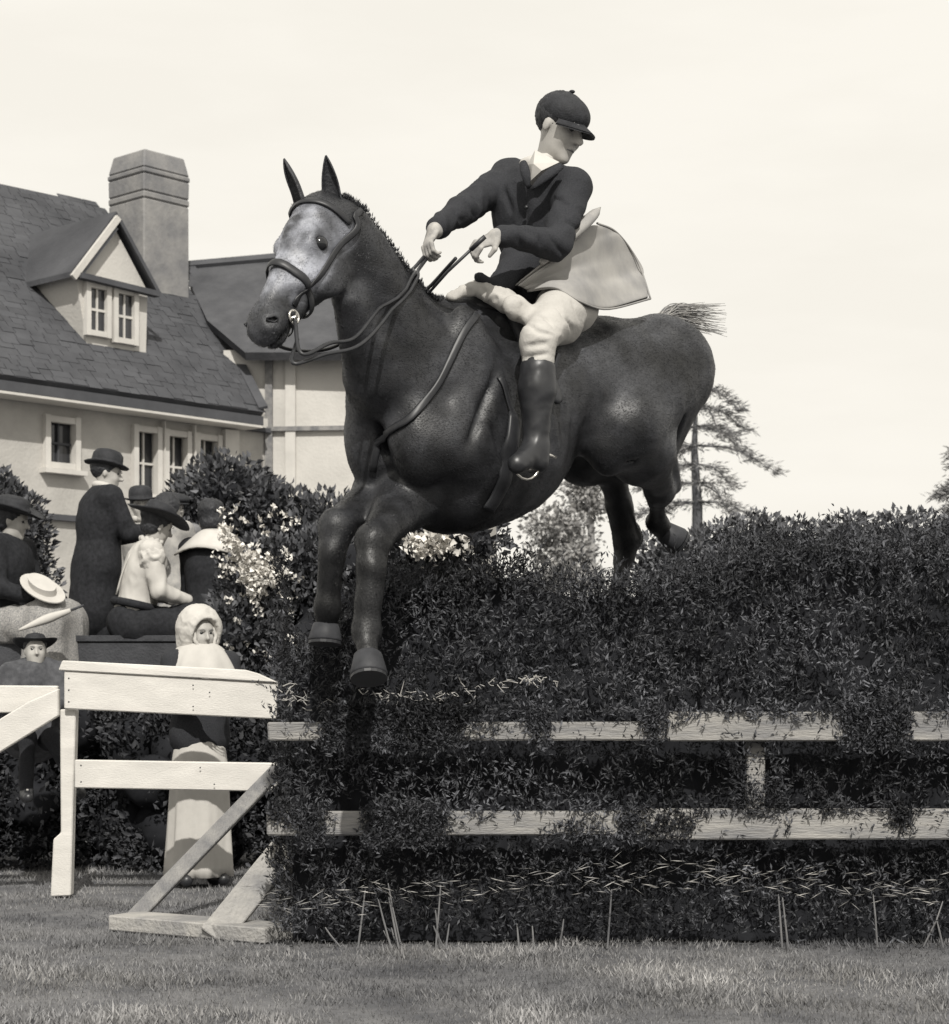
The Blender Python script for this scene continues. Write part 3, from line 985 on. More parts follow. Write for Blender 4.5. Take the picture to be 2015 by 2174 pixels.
def march(prims, k, o, d, t0, t1):
    t = t0
    for _ in range(60):
        f = float(field_at(prims, (o + d * t)[None, :], k)[0])
        if f < .002: return o + d * t
        t += max(f * .8, .002)
        if t > t1: return None
    return None
def add_creases(prims, k, segs, Q, dep=.010, w=.0065):
    """carve cloth creases along picture-space segments where they fall on the garment"""
    out = []
    for (u0, v0, u1, v1) in segs:
        pts = []
        for t in (0, .5, 1):
            u, v = u0 + (u1 - u0) * t, v0 + (v1 - v0) * t
            a, b = Q(u, v, 1.0), Q(u, v, 10.0)
            d = unit(b - a); o = a
            p = march(prims, k, o, d, 4.0, 8.6)
            if p is not None: pts.append(p)
        for i in range(len(pts) - 1):
            a, b = pts[i], pts[i + 1]
            ln = np.linalg.norm(b - a)
            if ln > .3 or ln < .005: continue
            ax = unit(b - a); vd = unit(d - ax * np.dot(d, ax))
            out.append(SUB((a + b) / 2, (ln * .62, dep, w), np.array([ax, vd, np.cross(ax, vd)]), .012))
    return prims + out
M_BROW = mat('brow_hair', .12, .8)
def figure(root, J, M, s=1.0, vox=.010, hands=True, jacket=True, legs='trousers', hairstyle='short', curl=.5, skirt_mat=None, jwr=.005, sleeve=1.0, head=True, jk=1.0, shoes=True, shadowcol=None, creases=None, Q=None):
    """a continuous body with clothing over it; J in the root's frame"""
    pel, che, nk = J['pel'], J['che'], J['nk']
    up = unit(che - pel); tf = unit(J['tf'] - up * np.dot(J['tf'], up)); tl = np.cross(up, tf)
    R = np.array([tf, tl, up])
    hp_, T, RH = head_prims(J['hd'], J['hup'], J['hf'], s)
    arms = [C(J['sh'][i], J['el'][i], .045 * s, .036 * s) for i in (0, 1)] + [C(J['el'][i], J['wr'][i], .036 * s, .024 * s) for i in (0, 1)]
    pr = [E(pel, V(.10, .145, .12) * s, R, .05), E((pel + che) / 2, V(.085, .125, .16) * s, R, .05), E(che, V(.105, .15, .17) * s, R, .05),
          C(J['sh'][0], J['sh'][1], .05 * s, .05 * s, .04), C(nk - up * .06 * s, J['hd'] - unit(J['hup']) * .05 * s, .058 * s, .05 * s, .02)]
    pr += arms
    for i in (0, 1):
        pr += [C(J['hp'][i], J['kn'][i], .078 * s, .052 * s, .03), C(J['kn'][i], J['an'][i], .05 * s, .035 * s, .03),
               C(J['an'][i], J['toe'][i], .030 * s, .018 * s, .02)]
        if hands:
            hd_ = J.get('hdir', [None, None])[i]
            hd_ = (J['wr'][i] - J['el'][i]) if hd_ is None else hd_
            pn = J.get('palm', [None, None])[i]
            pn = (tl * (-1 if i == 0 else 1) if pn is None else pn)
            pr += hand_prims(J['wr'][i], hd_, pn, 1 if i == 0 else -1, curl, s)
    pr += hp_
    b = body('body', pr, vox, .02, M['skin'], root)
    for sg in (-1, 1):
        v, f = ico(T(.074, .031 * sg, .008), V(.0115, .0115, .0100) * s, 0, 2)
        mk('eye', v, f, M_EYE, root, smooth=True, world=False)
        mk('eyebrow', *tube_vf([T(.098, .014 * sg, .026), T(.1, .03 * sg, .031), T(.088, .048 * sg, .026)], [.0015 * s, .0028 * s, .0015 * s], 6), M_BROW, root, smooth=True, world=False)
    # hair
    if hairstyle:
        h = [E(T(-.022, 0, .042), V(.102, .087, .092) * s, RH, .02)]
        if hairstyle == 'bun':
            h += [E(T(-.10, 0, .06), V(.05, .055, .05) * s, RH, .03), E(T(-.03, 0, .10), V(.08, .085, .05) * s, RH, .03), E(T(-.05, 0, -.03), V(.06, .075, .05) * s, RH, .03)]
        if hairstyle == 'full':
            h += [E(T(-.03, 0, .02), V(.11, .11, .10) * s, RH, .03), E(T(-.06, 0, -.06), V(.07, .085, .07) * s, RH, .03)]
        h.append(SUB(T(.115, 0, -.035), V(.11, .12, .10) * s, RH, .02))
        body('hair', h, .008, .02, M['hair'] if 'hair' in M else M_HAIR, root, wrinkle=.004, wsc=40)
    if jacket:
        I = 1.0 * jk
        j = [E(pel + up * .02 * s, V(.125, .172, .15) * s * I, R, .06), E((pel + che) / 2, V(.112, .152, .17) * s * I, R, .06), E(che, V(.13, .175, .185) * s * I, R, .05),
             C(J['sh'][0], J['sh'][1], .068 * s * I, .068 * s * I, .05)]
        if J.get('skirted'):
            j += [C(pel, pel - up * .30 * s, .150 * s * I, .165 * s * I, .05, (tf, .8))]
        for i in (0, 1):
            e_, w_ = J['el'][i], J['wr'][i]
            w2 = e_ + (w_ - e_) * (.93 * sleeve)
            j += [C(J['sh'][i], e_, .066 * s * I, .052 * s * I, .025), C(e_, w2, .052 * s * I, .038 * s * I, .02)]
        if creases: j = add_creases(j, .03, creases, Q, .010, .008)
        body('jacket', j, vox, .03, M['coat'], root, wrinkle=jwr, wsc=8, wdir=(1, 1, .6))
        if 'collar' in M:
            # shirt collar and front showing at the neck
            cpts = []
            nn = nk + up * .005 * s
            for a in np.linspace(0, 2 * math.pi, 17):
                cpts.append(nn + (tf * math.cos(a) * .066 + tl * math.sin(a) * .066) * s + up * (.016 - .01 * math.cos(a)) * s)
            mk('collar', *tube_vf(cpts, .022 * s, 8, flat=(up, 1.15)), M['collar'], root, smooth=True, world=False)
    if legs == 'trousers':
        for i in (0, 1):
            q = [C(J['hp'][i], J['kn'][i], .092 * s, .066 * s, .03), C(J['kn'][i], J['an'][i], .064 * s, .052 * s, .03)]
            body('trouser_leg', q, vox, .03, M['legs'], root, wrinkle=.006, wsc=7)
    elif legs == 'long_skirt':
        rows, seg = 16, 72
        vs = []
        zt_ = pel[2] + .10 * s
        for i in range(rows):
            f = i / (rows - 1)
            z = zt_ * (1 - f) + .045 * f
            r0 = .115 + .035 * math.sin(min(1, f * 3) * math.pi / 2) + .045 * f
            for k in range(seg):
                a = 2 * math.pi * k / seg
                w = 1 + f * (.055 * math.sin(7 * a + 1.5 * f) + .03 * math.sin(13 * a + 2) + .02 * math.sin(23 * a))
                vs.append((pel[0] + math.cos(a) * r0 * s * w, pel[1] + math.sin(a) * r0 * 1.12 * s * w, z))
        fs = [(i * seg + k, (i + 1) * seg + k, (i + 1) * seg + (k + 1) % seg, i * seg + (k + 1) % seg) for i in range(rows - 1) for k in range(seg)]
        o_ = mk('skirt', vs, fs, M['legs'], root, smooth=True, world=False)
        md = o_.modifiers.new('thick', 'SOLIDIFY'); md.thickness = .006
    elif legs == 'skirt':
        q = [E(pel, V(.16, .19, .14) * s, R, .06)]
        for i in (0, 1):
            q += [C(J['hp'][i], J['kn'][i], .13 * s, .12 * s, .08), C(J['kn'][i], J['an'][i] + (J['kn'][i] - J['an'][i]) * .1, .12 * s, .15 * s, .10)]
        q.append(C((J['kn'][0] + J['kn'][1]) / 2, (J['an'][0] + J['an'][1]) / 2 + V(0, 0, .06) * s, .12 * s, .19 * s, .1))
        body('skirt', q, .013, .05, M['legs'], root, wrinkle=.014, wsc=6, wdir=(1, 1, .25))
    if shoes:
        for i in (0, 1):
            a, t = J['an'][i], J['toe'][i]
            q = [C(a, a - V(0, 0, .045) * s, .050 * s, .046 * s), C(a - V(0, 0, .04) * s, t, .046 * s, .040 * s)]
            body('shoe', q, .007, .02, M_BOOT, root)
    return T, RH, R

def lathe(T, prof, nseg=28, sx=1.0, sy=1.0, ox=0.0, brim_up=0.0):
    vs, fs = [], []
    for (r, z) in prof:
        for k in range(nseg):
            a = 2 * math.pi * k / nseg
            vs.append(T(ox + r * sx * math.cos(a), r * sy * math.sin(a), z + brim_up * (abs(math.sin(a)) ** 2) * max(0, r - .1)))
    for i in range(len(prof) - 1):
        for k in range(nseg):
            k2 = (k + 1) % nseg
            fs.append((i * nseg + k, i * nseg + k2, (i + 1) * nseg + k2, (i + 1) * nseg + k))
    fs.append(tuple(range(nseg))[::-1]); fs.append(tuple((len(prof) - 1) * nseg + k for k in range(nseg)))
    return vs, fs

def hat(root, T, kind, material, s=1.0, band=None):
    if kind == 'bowler':
        pr = [(.092, .050), (.135, .052), (.142, .062), (.136, .062), (.098, .060), (.098, .095), (.094, .135), (.075, .162), (.04, .173), (.005, .175)]
        o = mk('hat', *lathe(T, pr, sx=1.12, ox=-.012, brim_up=.35), material, root, smooth=True, world=False)
    elif kind == 'wide':
        pr = [(.085, .055), (.19, .045), (.215, .052), (.19, .056), (.105, .066), (.105, .12), (.09, .15), (.05, .165), (.005, .168)]
        o = mk('hat', *lathe(T, pr, sx=1.05, ox=-.02, brim_up=.5), material, root, smooth=True, world=False)
    elif kind == 'boater':
        pr = [(.085, .058), (.165, .058), (.165, .066), (.1, .066), (.1, .13), (.005, .132)]
        o = mk('hat', *lathe(T, pr, ox=-.015), material, root, world=False)
    elif kind == 'cap':
        pr = [(.085, .045), (.12, .06), (.128, .08), (.115, .105), (.07, .125), (.005, .13)]
        o = mk('hat', *lathe(T, pr, sx=1.12, ox=-.0), material, root, smooth=True, world=False)
        vs, fs = lathe(T, [(.05, .045), (.08, .040), (.082, .046), (.05, .052)], ox=.085, sy=.95)
        mk('peak', vs, fs, material, o, smooth=True, world=False)
    if band is not None and kind in ('bowler', 'wide', 'boater'):
        r = {'bowler': .1, 'wide': .107, 'boater': .102}[kind]
        v, f = lathe(T, [(r - .01, .068), (r, .068), (r, .09), (r - .01, .09)], sx=1.1 if kind != 'boater' else 1, ox=-.013)
        mk('hat_band', v, f, band, o, smooth=True, world=False)
    return o

def joints(pose='stand', s=1.0, lean=0.0, turn=0.0, nod=0.0, arms='down', side=0.0, skirted=False, headside=0.0):
    """joints of an upright or seated figure facing +x; turn = head turned to its left (radians)"""
    Z = V(0, 0, 1); X = V(1, 0, 0); Yv = V(0, 1, 0)
    pz = .93 if pose == 'stand' else .09
    pel = V(0, 0, pz) * s
    ax = unit(V(math.sin(lean), side, math.cos(lean)))
    che = pel + ax * .36 * s; nk = pel + ax * .56 * s
    hax = unit(V(math.sin(lean * .6 + nod), headside, math.cos(lean * .6 + nod)))
    hd = nk + hax * .115 * s
    hf = V(math.cos(turn) * math.cos(nod), math.sin(turn), -math.sin(nod) * math.cos(turn))
    sh = [pel + ax * .49 * s + Yv * g * .175 * s for g in (1, -1)]
    if arms == 'down':
        el = [q + V(.0, .035 * g, -.28) * s for q, g in zip(sh, (1, -1))]; wr = [q + V(.08, -.01 * g, -.24) * s for q, g in zip(el, (1, -1))]
    elif arms == 'lap':
        el = [q + V(.06, .04 * g, -.27) * s for q, g in zip(sh, (1, -1))]; wr = [q + V(.20, -.09 * g, -.06) * s for q, g in zip(el, (1, -1))]
    elif arms == 'front':
        el = [q + V(.12, .03 * g, -.24) * s for q, g in zip(sh, (1, -1))]; wr = [q + V(.23, -.10 * g, .02) * s for q, g in zip(el, (1, -1))]
    elif arms == 'hips':
        el = [q + V(-.10, .15 * g, -.22) * s for q, g in zip(sh, (1, -1))]; wr = [q + V(.14, -.12 * g, -.16) * s for q, g in zip(el, (1, -1))]
    hp_ = [pel + V(0, .09 * g, -.03) * s for g in (1, -1)]
    if pose == 'stand':
        kn = [V(.02, .10 * g, .49) * s for g in (1, -1)]; an = [V(-.01, .10 * g, .085) * s for g in (1, -1)]
    else:
        kn = [pel + V(.42, .12 * g, .0) * s for g in (1, -1)]; an = [q + V(-.02, 0, -.42) * s for q in kn]
    toe = [q + V(.16, .02 * g, -.04) * s for q, g in zip(an, (1, -1))]
    return dict(pel=pel, che=che, nk=nk, tf=X, hd=hd, hup=hax, hf=hf, sh=sh, el=el, wr=wr, hp=hp_, kn=kn, an=an, toe=toe, skirted=skirted)

M_EYE2 = mat('nostril_dark', .008, .9)
def rotz(a):
    return Matrix.Rotation(a, 3, 'Z')

CROWD = 'spectators behind the white wing'
# man standing, dark suit and bowler, looking to the right with his back half turned
def crowd():
    def place(u, Y, z, ang, label):
        p = P(u, 1400, Y); p[2] = z
        return thing('person', label, 'person', p, rotz(ang), group=CROWD)
    M = dict(skin=M_SKIN, coat=M_SUIT, legs=M_SUIT, collar=M_LINEN)
    t = place(204, 13.3, PLAT, math.radians(28), 'standing man in dark suit and bowler hat seen half from behind')
    J = joints('stand', 1.0, lean=.10, turn=-.35, nod=.12, arms='front', skirted=True)
    T, RH, R = figure(t, J, M, jk=1.28, vox=.011)
    hat(t, T, 'bowler', M_FELT, band=M_FELT)
    # woman, white blouse, seated, turned away to the right
    M = dict(skin=M_SKIN, coat=M_LINEN, legs=M_SUIT)
    t = place(282, 12.62, PLAT + .45, math.radians(12), 'seated woman in white blouse and dark skirt with dark hair')
    J = joints('sit', .98, lean=.22, turn=.35, nod=.25, arms='lap')
    T, RH, R = figure(t, J, M, .98, legs='skirt', hairstyle='bun', jk=1.12, jwr=.007, vox=.010)
    hat(t, T, 'wide', M_FELT, band=M_GREYCLOTH)
    ax_ = unit(J['che'] - J['pel']); wc = J['pel'] + ax_ * .115
    X_ = R[0]; Y_ = R[1]
    mk('belt', *tube_vf([wc + X_ * .150 * math.cos(a) + Y_ * .190 * math.sin(a) for a in np.linspace(0, 2 * math.pi, 29)], .026, 8, (ax_, 1.1)), M_SUIT, t, smooth=True, world=False)
    mk('ruffle', *tube_vf([J['nk'] + X_ * (.066 + .006 * math.sin(9 * a)) * math.cos(a) + Y_ * (.066 + .006 * math.sin(9 * a)) * math.sin(a) + ax_ * (.006 + .008 * math.sin(11 * a)) for a in np.linspace(0, 2 * math.pi, 45)], .017, 6), M_LINEN, t, smooth=True, world=False)
    for g_ in (0, 1):      # gathered sleeve heads
        body('sleeve_puff', [E(J['sh'][g_] * .8 + J['el'][g_] * .2, V(.085, .085, .095), None, .02)], .009, .02, M_LINEN, t, wrinkle=.010, wsc=16)
    for k_ in (-2, -1, 1, 2):
        p0, p1 = J['pel'] + ax_ * .16 - X_ * .145 + Y_ * .03 * k_, J['che'] + ax_ * .08 - X_ * .118 + Y_ * .045 * k_
        mk('tuck', *tube_vf(smooth_path([p0, (p0 + p1) / 2 - X_ * .008, p1], 8), .005, 5), M_LINEN, t, smooth=True, world=False)
    # woman in light grey coat behind
    M = dict(skin=M_SKIN, coat=M_LIGHTCLOTH, legs=M_GREYCLOTH)
    t = place(352, 13.9, PLAT, math.radians(60), 'standing figure in pale grey coat between the blouse and the shawl')
    J = joints('stand', .88, lean=.05, turn=-.2, nod=.1, arms='front', skirted=True)
    T, RH, R = figure(t, J, M, .88, legs='long_skirt', hairstyle='full', jk=1.15, vox=.012)
    # man in the back row before the first window
    M = dict(skin=M_SKIN, coat=M_LIGHTCLOTH, legs=M_SUIT, collar=M_LINEN)
    t = place(303, 14.6, PLAT, math.radians(-110), 'man in bowler and pale coat, farthest back, before the first tall window')
    J = joints('stand', .93, lean=.02, turn=.6, nod=.1, arms='down')
    T, RH, R = figure(t, J, M, .93, vox=.012)
    hat(t, T, 'bowler', M_FELT)
    M = dict(skin=M_SKIN, coat=M_GREYCLOTH, legs=M_SUIT, collar=M_LINEN)
    t = place(366, 14.6, PLAT, math.radians(-60), 'man in dark cap standing in front of the middle tall window')
    J = joints('stand', .92, lean=.02, turn=.3, nod=.1, arms='down')
    T, RH, R = figure(t, J, M, .92, vox=.012)
    hat(t, T, 'cap', M_FELT)
    # woman in dark dress with broad white collar, back to the camera
    M = dict(skin=M_SKIN, coat=M_SUIT, legs=M_SUIT)
    t = place(445, 12.62, PLAT + .45, math.radians(65), 'seated woman in dark dress with broad white collar, back turned')
    J = joints('sit', 1.0, lean=.08, turn=.5, nod=.2, arms='lap', headside=.25)
    T, RH, R = figure(t, J, M, 1.0, legs='skirt', hairstyle='bun', jk=1.12, vox=.011)
    nk = J['nk']; up = unit(J['che'] - J['pel'])
    vs = []
    rows, seg = 7, 28
    for i in range(rows):
        f = i / (rows - 1)
        for k in range(seg):
            a = 2 * math.pi * k / seg
            x, y = math.cos(a), math.sin(a)
            rx, ry = .06 + .13 * f, .06 + .215 * f
            z = .03 - .145 * f ** 1.25 - .02 * f * math.cos(3 * a)
            vs.append(nk + V(x * rx, y * ry, z + .02))
    fs = [(i * seg + k, i * seg + (k + 1) % seg, (i + 1) * seg + (k + 1) % seg, (i + 1) * seg + k) for i in range(rows - 1) for k in range(seg)]
    c = mk('collar', vs, fs, M_LINEN, t, smooth=True, world=False)
    md = c.modifiers.new('thick', 'SOLIDIFY'); md.thickness = .012
    # girl in white hood and cape, dark coat and long pale skirt, standing close behind the wing
    M = dict(skin=M_SKIN, coat=M_TWEED, legs=M_LINEN)
    t = thing('person', 'girl in white hood and cape, dark coat and long pale skirt behind the middle board', 'person', P(424, 1400, 9.22) * V(1, 1, 0), rotz(math.radians(-68)), group=CROWD)
    sc = .755
    J = joints('stand', sc, lean=.03, turn=.20, nod=.08, arms='front')
    T, RH, R = figure(t, J, M, sc, legs='long_skirt', hairstyle=None, jk=1.12, jwr=.005, vox=.008)
    h = [E(T(-.03, 0, .03), V(.118, .108, .118), RH, .03), E(T(-.045, 0, -.075), V(.09, .10, .08), RH, .03), SUB(T(.115, 0, -.015), V(.10, .070, .088), RH, .012)]
    hd = body('hood', h, .006, .02, M_LINEN, t, wrinkle=.004, wsc=22)
    rim = [T(.062 - .02 * math.cos(a), (.072 + .005 * math.sin(9 * a)) * math.sin(a), -.012 + (.088 + .005 * math.cos(11 * a)) * math.cos(a)) for a in np.linspace(0, 2 * math.pi, 40)]
    mk('frill', *tube_vf(rim, .010, 6), M_LINEN, hd, smooth=True, world=False)
    mk('ribbon', *join([tube_vf([T(.065, 0, -.118), T(.075, sg * .035, -.105), T(.07, sg * .05, -.13), T(.066, 0, -.12)], .007, 6) for sg in (-1, 1)]), M_FELT, hd, smooth=True, world=False)
    vs = []
    rows, seg = 9, 48
    for i in range(rows):
        f = i / (rows - 1)
        for k in range(seg):
            a = 2 * math.pi * k / seg
            rx, ry = (.055 + .085 * f ** .8), (.055 + .135 * f ** .8)
            w = 1 + .06 * f * math.sin(9 * a) + .03 * f * math.sin(17 * a + 1)
            vs.append(J['nk'] + V(math.cos(a) * rx * w, math.sin(a) * ry * w, .035 - .16 * f ** 1.5 - .01 * f * math.cos(5 * a)))
    fs = [(i * seg + k, i * seg + (k + 1) % seg, (i + 1) * seg + (k + 1) % seg, (i + 1) * seg + k) for i in range(rows - 1) for k in range(seg)]
    cp = mk('cape', vs, fs, M_LINEN, t, smooth=True, world=False)
    md = cp.modifiers.new('thick', 'SOLIDIFY'); md.thickness = .008
    # child at the corner of the wing
    M = dict(skin=M_SKIN, coat=mat('child_coat', .075, .85, var=.4, scale=30), legs=M_TWEED)
    p = P(72, 1400, 9.08); p[2] = CAM_H + (HY - 1590) / F_PX * 9.08
    t = thing('person', 'small child in grey coat perched at the corner post behind the top rail', 'person', p, rotz(math.radians(-72)), group=CROWD)
    s = .62
    J = joints('sit', s, lean=.22, turn=.0, nod=-.12, arms='front')
    J['kn'] = [J['pel'] + V(.24, .06, -.0), J['pel'] + V(.22, -.05, -.0)]
    J['an'] = [J['kn'][0] + V(.03, .10, -.20), J['kn'][1] + V(-.02, 0, -.24)]
    J['toe'] = [J['an'][0] + V(.10, .02, -.05), J['an'][1] + V(.09, 0, -.03)]
    T, RH, R = figure(t, J, M, s, legs='trousers', hairstyle='short', jk=1.35, jwr=.012, vox=.008)
    hat(t, lambda x, y, z: T(x * .78 - .014, y * .78, z * .70 + .012 + x * .22), 'wide', M_FELT)
    # woman at the left edge, dark jacket, printed light skirt
    M = dict(skin=M_SKIN, coat=M_SUIT, legs=M_PRINT)
    t = place(2, 12.62, PLAT + .45, math.radians(-20), 'seated woman at the left edge in dark jacket and pale patterned skirt')
    J = joints('sit', 1.0, lean=.12, turn=.3, nod=.15, arms='lap')
    T, RH, R = figure(t, J, M, 1.0, legs='skirt', hairstyle='bun', jk=1.2, vox=.011)
    hat(t, T, 'wide', M_FELT, band=M_FELT)
    # boater laid on her knee and a furled parasol
    c = P(93, 1218, 12.35)
    hb = thing('straw_hat', 'white straw boater lying by the pale patterned skirt', 'hat', c - V(0, 0, .0))
    def T2(x, y, z): return c + V(x * .9, y * .8 - z * .5, z * .85 - .15 - .42 * x + .45 * y)
    mk('crown', *lathe(T2, [(.09, .058), (.16, .058), (.16, .066), (.1, .066), (.1, .11), (.005, .112)]), M_LINEN, hb)
    pr_ = thing('parasol', 'furled pale parasol lying across the skirt at left', 'parasol', P(40, 1335, 12.0))
    tube('canopy', smooth_path([P(40, 1338, 11.95), P(90, 1318, 11.97), P(150, 1296, 12.0)], 10), np.concatenate([np.linspace(.008, .03, 6), np.linspace(.03, .015, 4)]), M_LINEN, pr_, 10)
    tube('handle', [P(150, 1296, 12.0), P(178, 1285, 12.02)], .008, M_DARKWOOD, pr_, 8)
    # folded programme / paper in the lap behind the wing
crowd()

# ------------------------------------------------------------------ white wing of the jump
def wing():
    Y = 8.6
    t = thing('jump_wing', 'white painted wooden wing of two wide boards on posts with diagonal braces', 'jump wing', P(130, 1900, Y) * V(1, 1, 0))
    def quad(name, a, b, c, d, th, m, off=.005):       # four corners in pixels, face at depth Y
        pts = [P(*q) for q in (a, b, c, d)]
        return prism(name, pts, V(0, th, 0), m, t, off)
    quad('board', (136, 1424, Y), (589, 1450, Y + .05), (586, 1527, Y + .05), (136, 1505, Y), .035, M_WHITE)
    quad('board', (158, 1613, Y), (590, 1620, Y + .05), (590, 1681, Y + .05), (158, 1673, Y), .035, M_WHITE)
    pts = [P(124, 1424, Y - .03), P(590, 1450, Y + .02), P(592, 1450, Y + .02) + V(0, .17, 0), P(126, 1424, Y - .03) + V(0, .17, 0)]
    # cap plank, its front edge tilted up so that its face shows above the board
    cap = [P(124, 1423, Y - .012), P(590, 1449, Y + .035), P(548, 1430, Y + .035), P(520, 1422, Y + .035), P(132, 1402, Y - .012)]
    prism('cap_board', cap, V(0, .05, 0), M_WHITE, t, .004)
    prism('post', [P(*q, Y + .04) for q in ((127, 1506), (161, 1506), (155, 1700), (150, 1902), (107, 1904), (113, 1782), (129, 1768))], V(0, .07, 0), M_WHITE, t, .005)
    # diagonal braces down towards the camera
    def brace(a, b, w, th, m, wv=None):
        a, b = np.asarray(a), np.asarray(b)
        d = unit(b - a)
        s = unit(np.cross(d, V(0, -1, .2))) if wv is None else wv
        n = np.cross(d, s)
        return box('brace', (a + b) / 2, d * np.linalg.norm(b - a) / 2, s * w / 2, n * th / 2, m, t, .004)
    brace(P(588, 1636, 8.5), P(268, 1966, 7.62), .062, .04, M_GREYWOOD)  # weaker light on this board is put into its grey tone
    brace(P(608, 1800, 7.45), P(452, 1992, 7.28), .115, .045, M_PALEWOOD)
    # sill on the grass
    a, b = P(262, 1972, 7.62), P(592, 1992, 7.22)
    a[2] = b[2] = .022
    d = unit(b - a); s = unit(np.cross(UP, d))
    box('sill', (a + b) / 2, d * np.linalg.norm(b - a) / 2, s * .09, UP * .03, M_PALEWOOD, t, .005)
    # block behind the short brace
    box('stake', P(622, 1850, 7.52), V(.03, 0, 0), V(0, .03, 0), V(0.03, 0, .13), M_PALEWOOD, t, .006)
    for u_, v_ in ((146, 1440), (146, 1465), (146, 1490), (410, 1455), (410, 1500), (445, 1470), (575, 1468), (575, 1510), (172, 1625), (172, 1660), (425, 1630), (455, 1665), (580, 1640)):
        v, f = ico(P(u_, v_, Y - .001 + (.05 if u_ > 500 else .02) * (u_ - 130) / 460), (.004, .003, .004), 0, 1)
        mk('nail', v, f, M_DARKWOOD, t)
    # rail and slanting brace running on to the left of the corner post
    t2 = thing('side_rail', 'white rail with slanting brace leading out of the left edge from the corner post', 'rail', P(-60, 1460, 8.7) * V(1, 1, 0))
    prism('rail', [P(-420, 1452, 8.72), P(122, 1456, 8.66), P(122, 1513, 8.66), P(-420, 1516, 8.72)], V(0, .035, 0), M_WHITE, t2, .005)
    prism('brace', [P(-330, 1752, 8.50), P(-330, 1818, 8.50), P(0, 1597, 8.56), P(124, 1520, 8.60), P(124, 1462, 8.60), P(60, 1490, 8.58), P(0, 1526, 8.56)], V(0, .04, 0), M_WHITE, t2, .005)
    box('post', P(-380, 1460, 8.8) * V(1, 1, 0) + UP * .5, V(.05, 0, 0), V(0, .03, 0), V(0, 0, .5), M_WHITE, t2, .005)
wing()

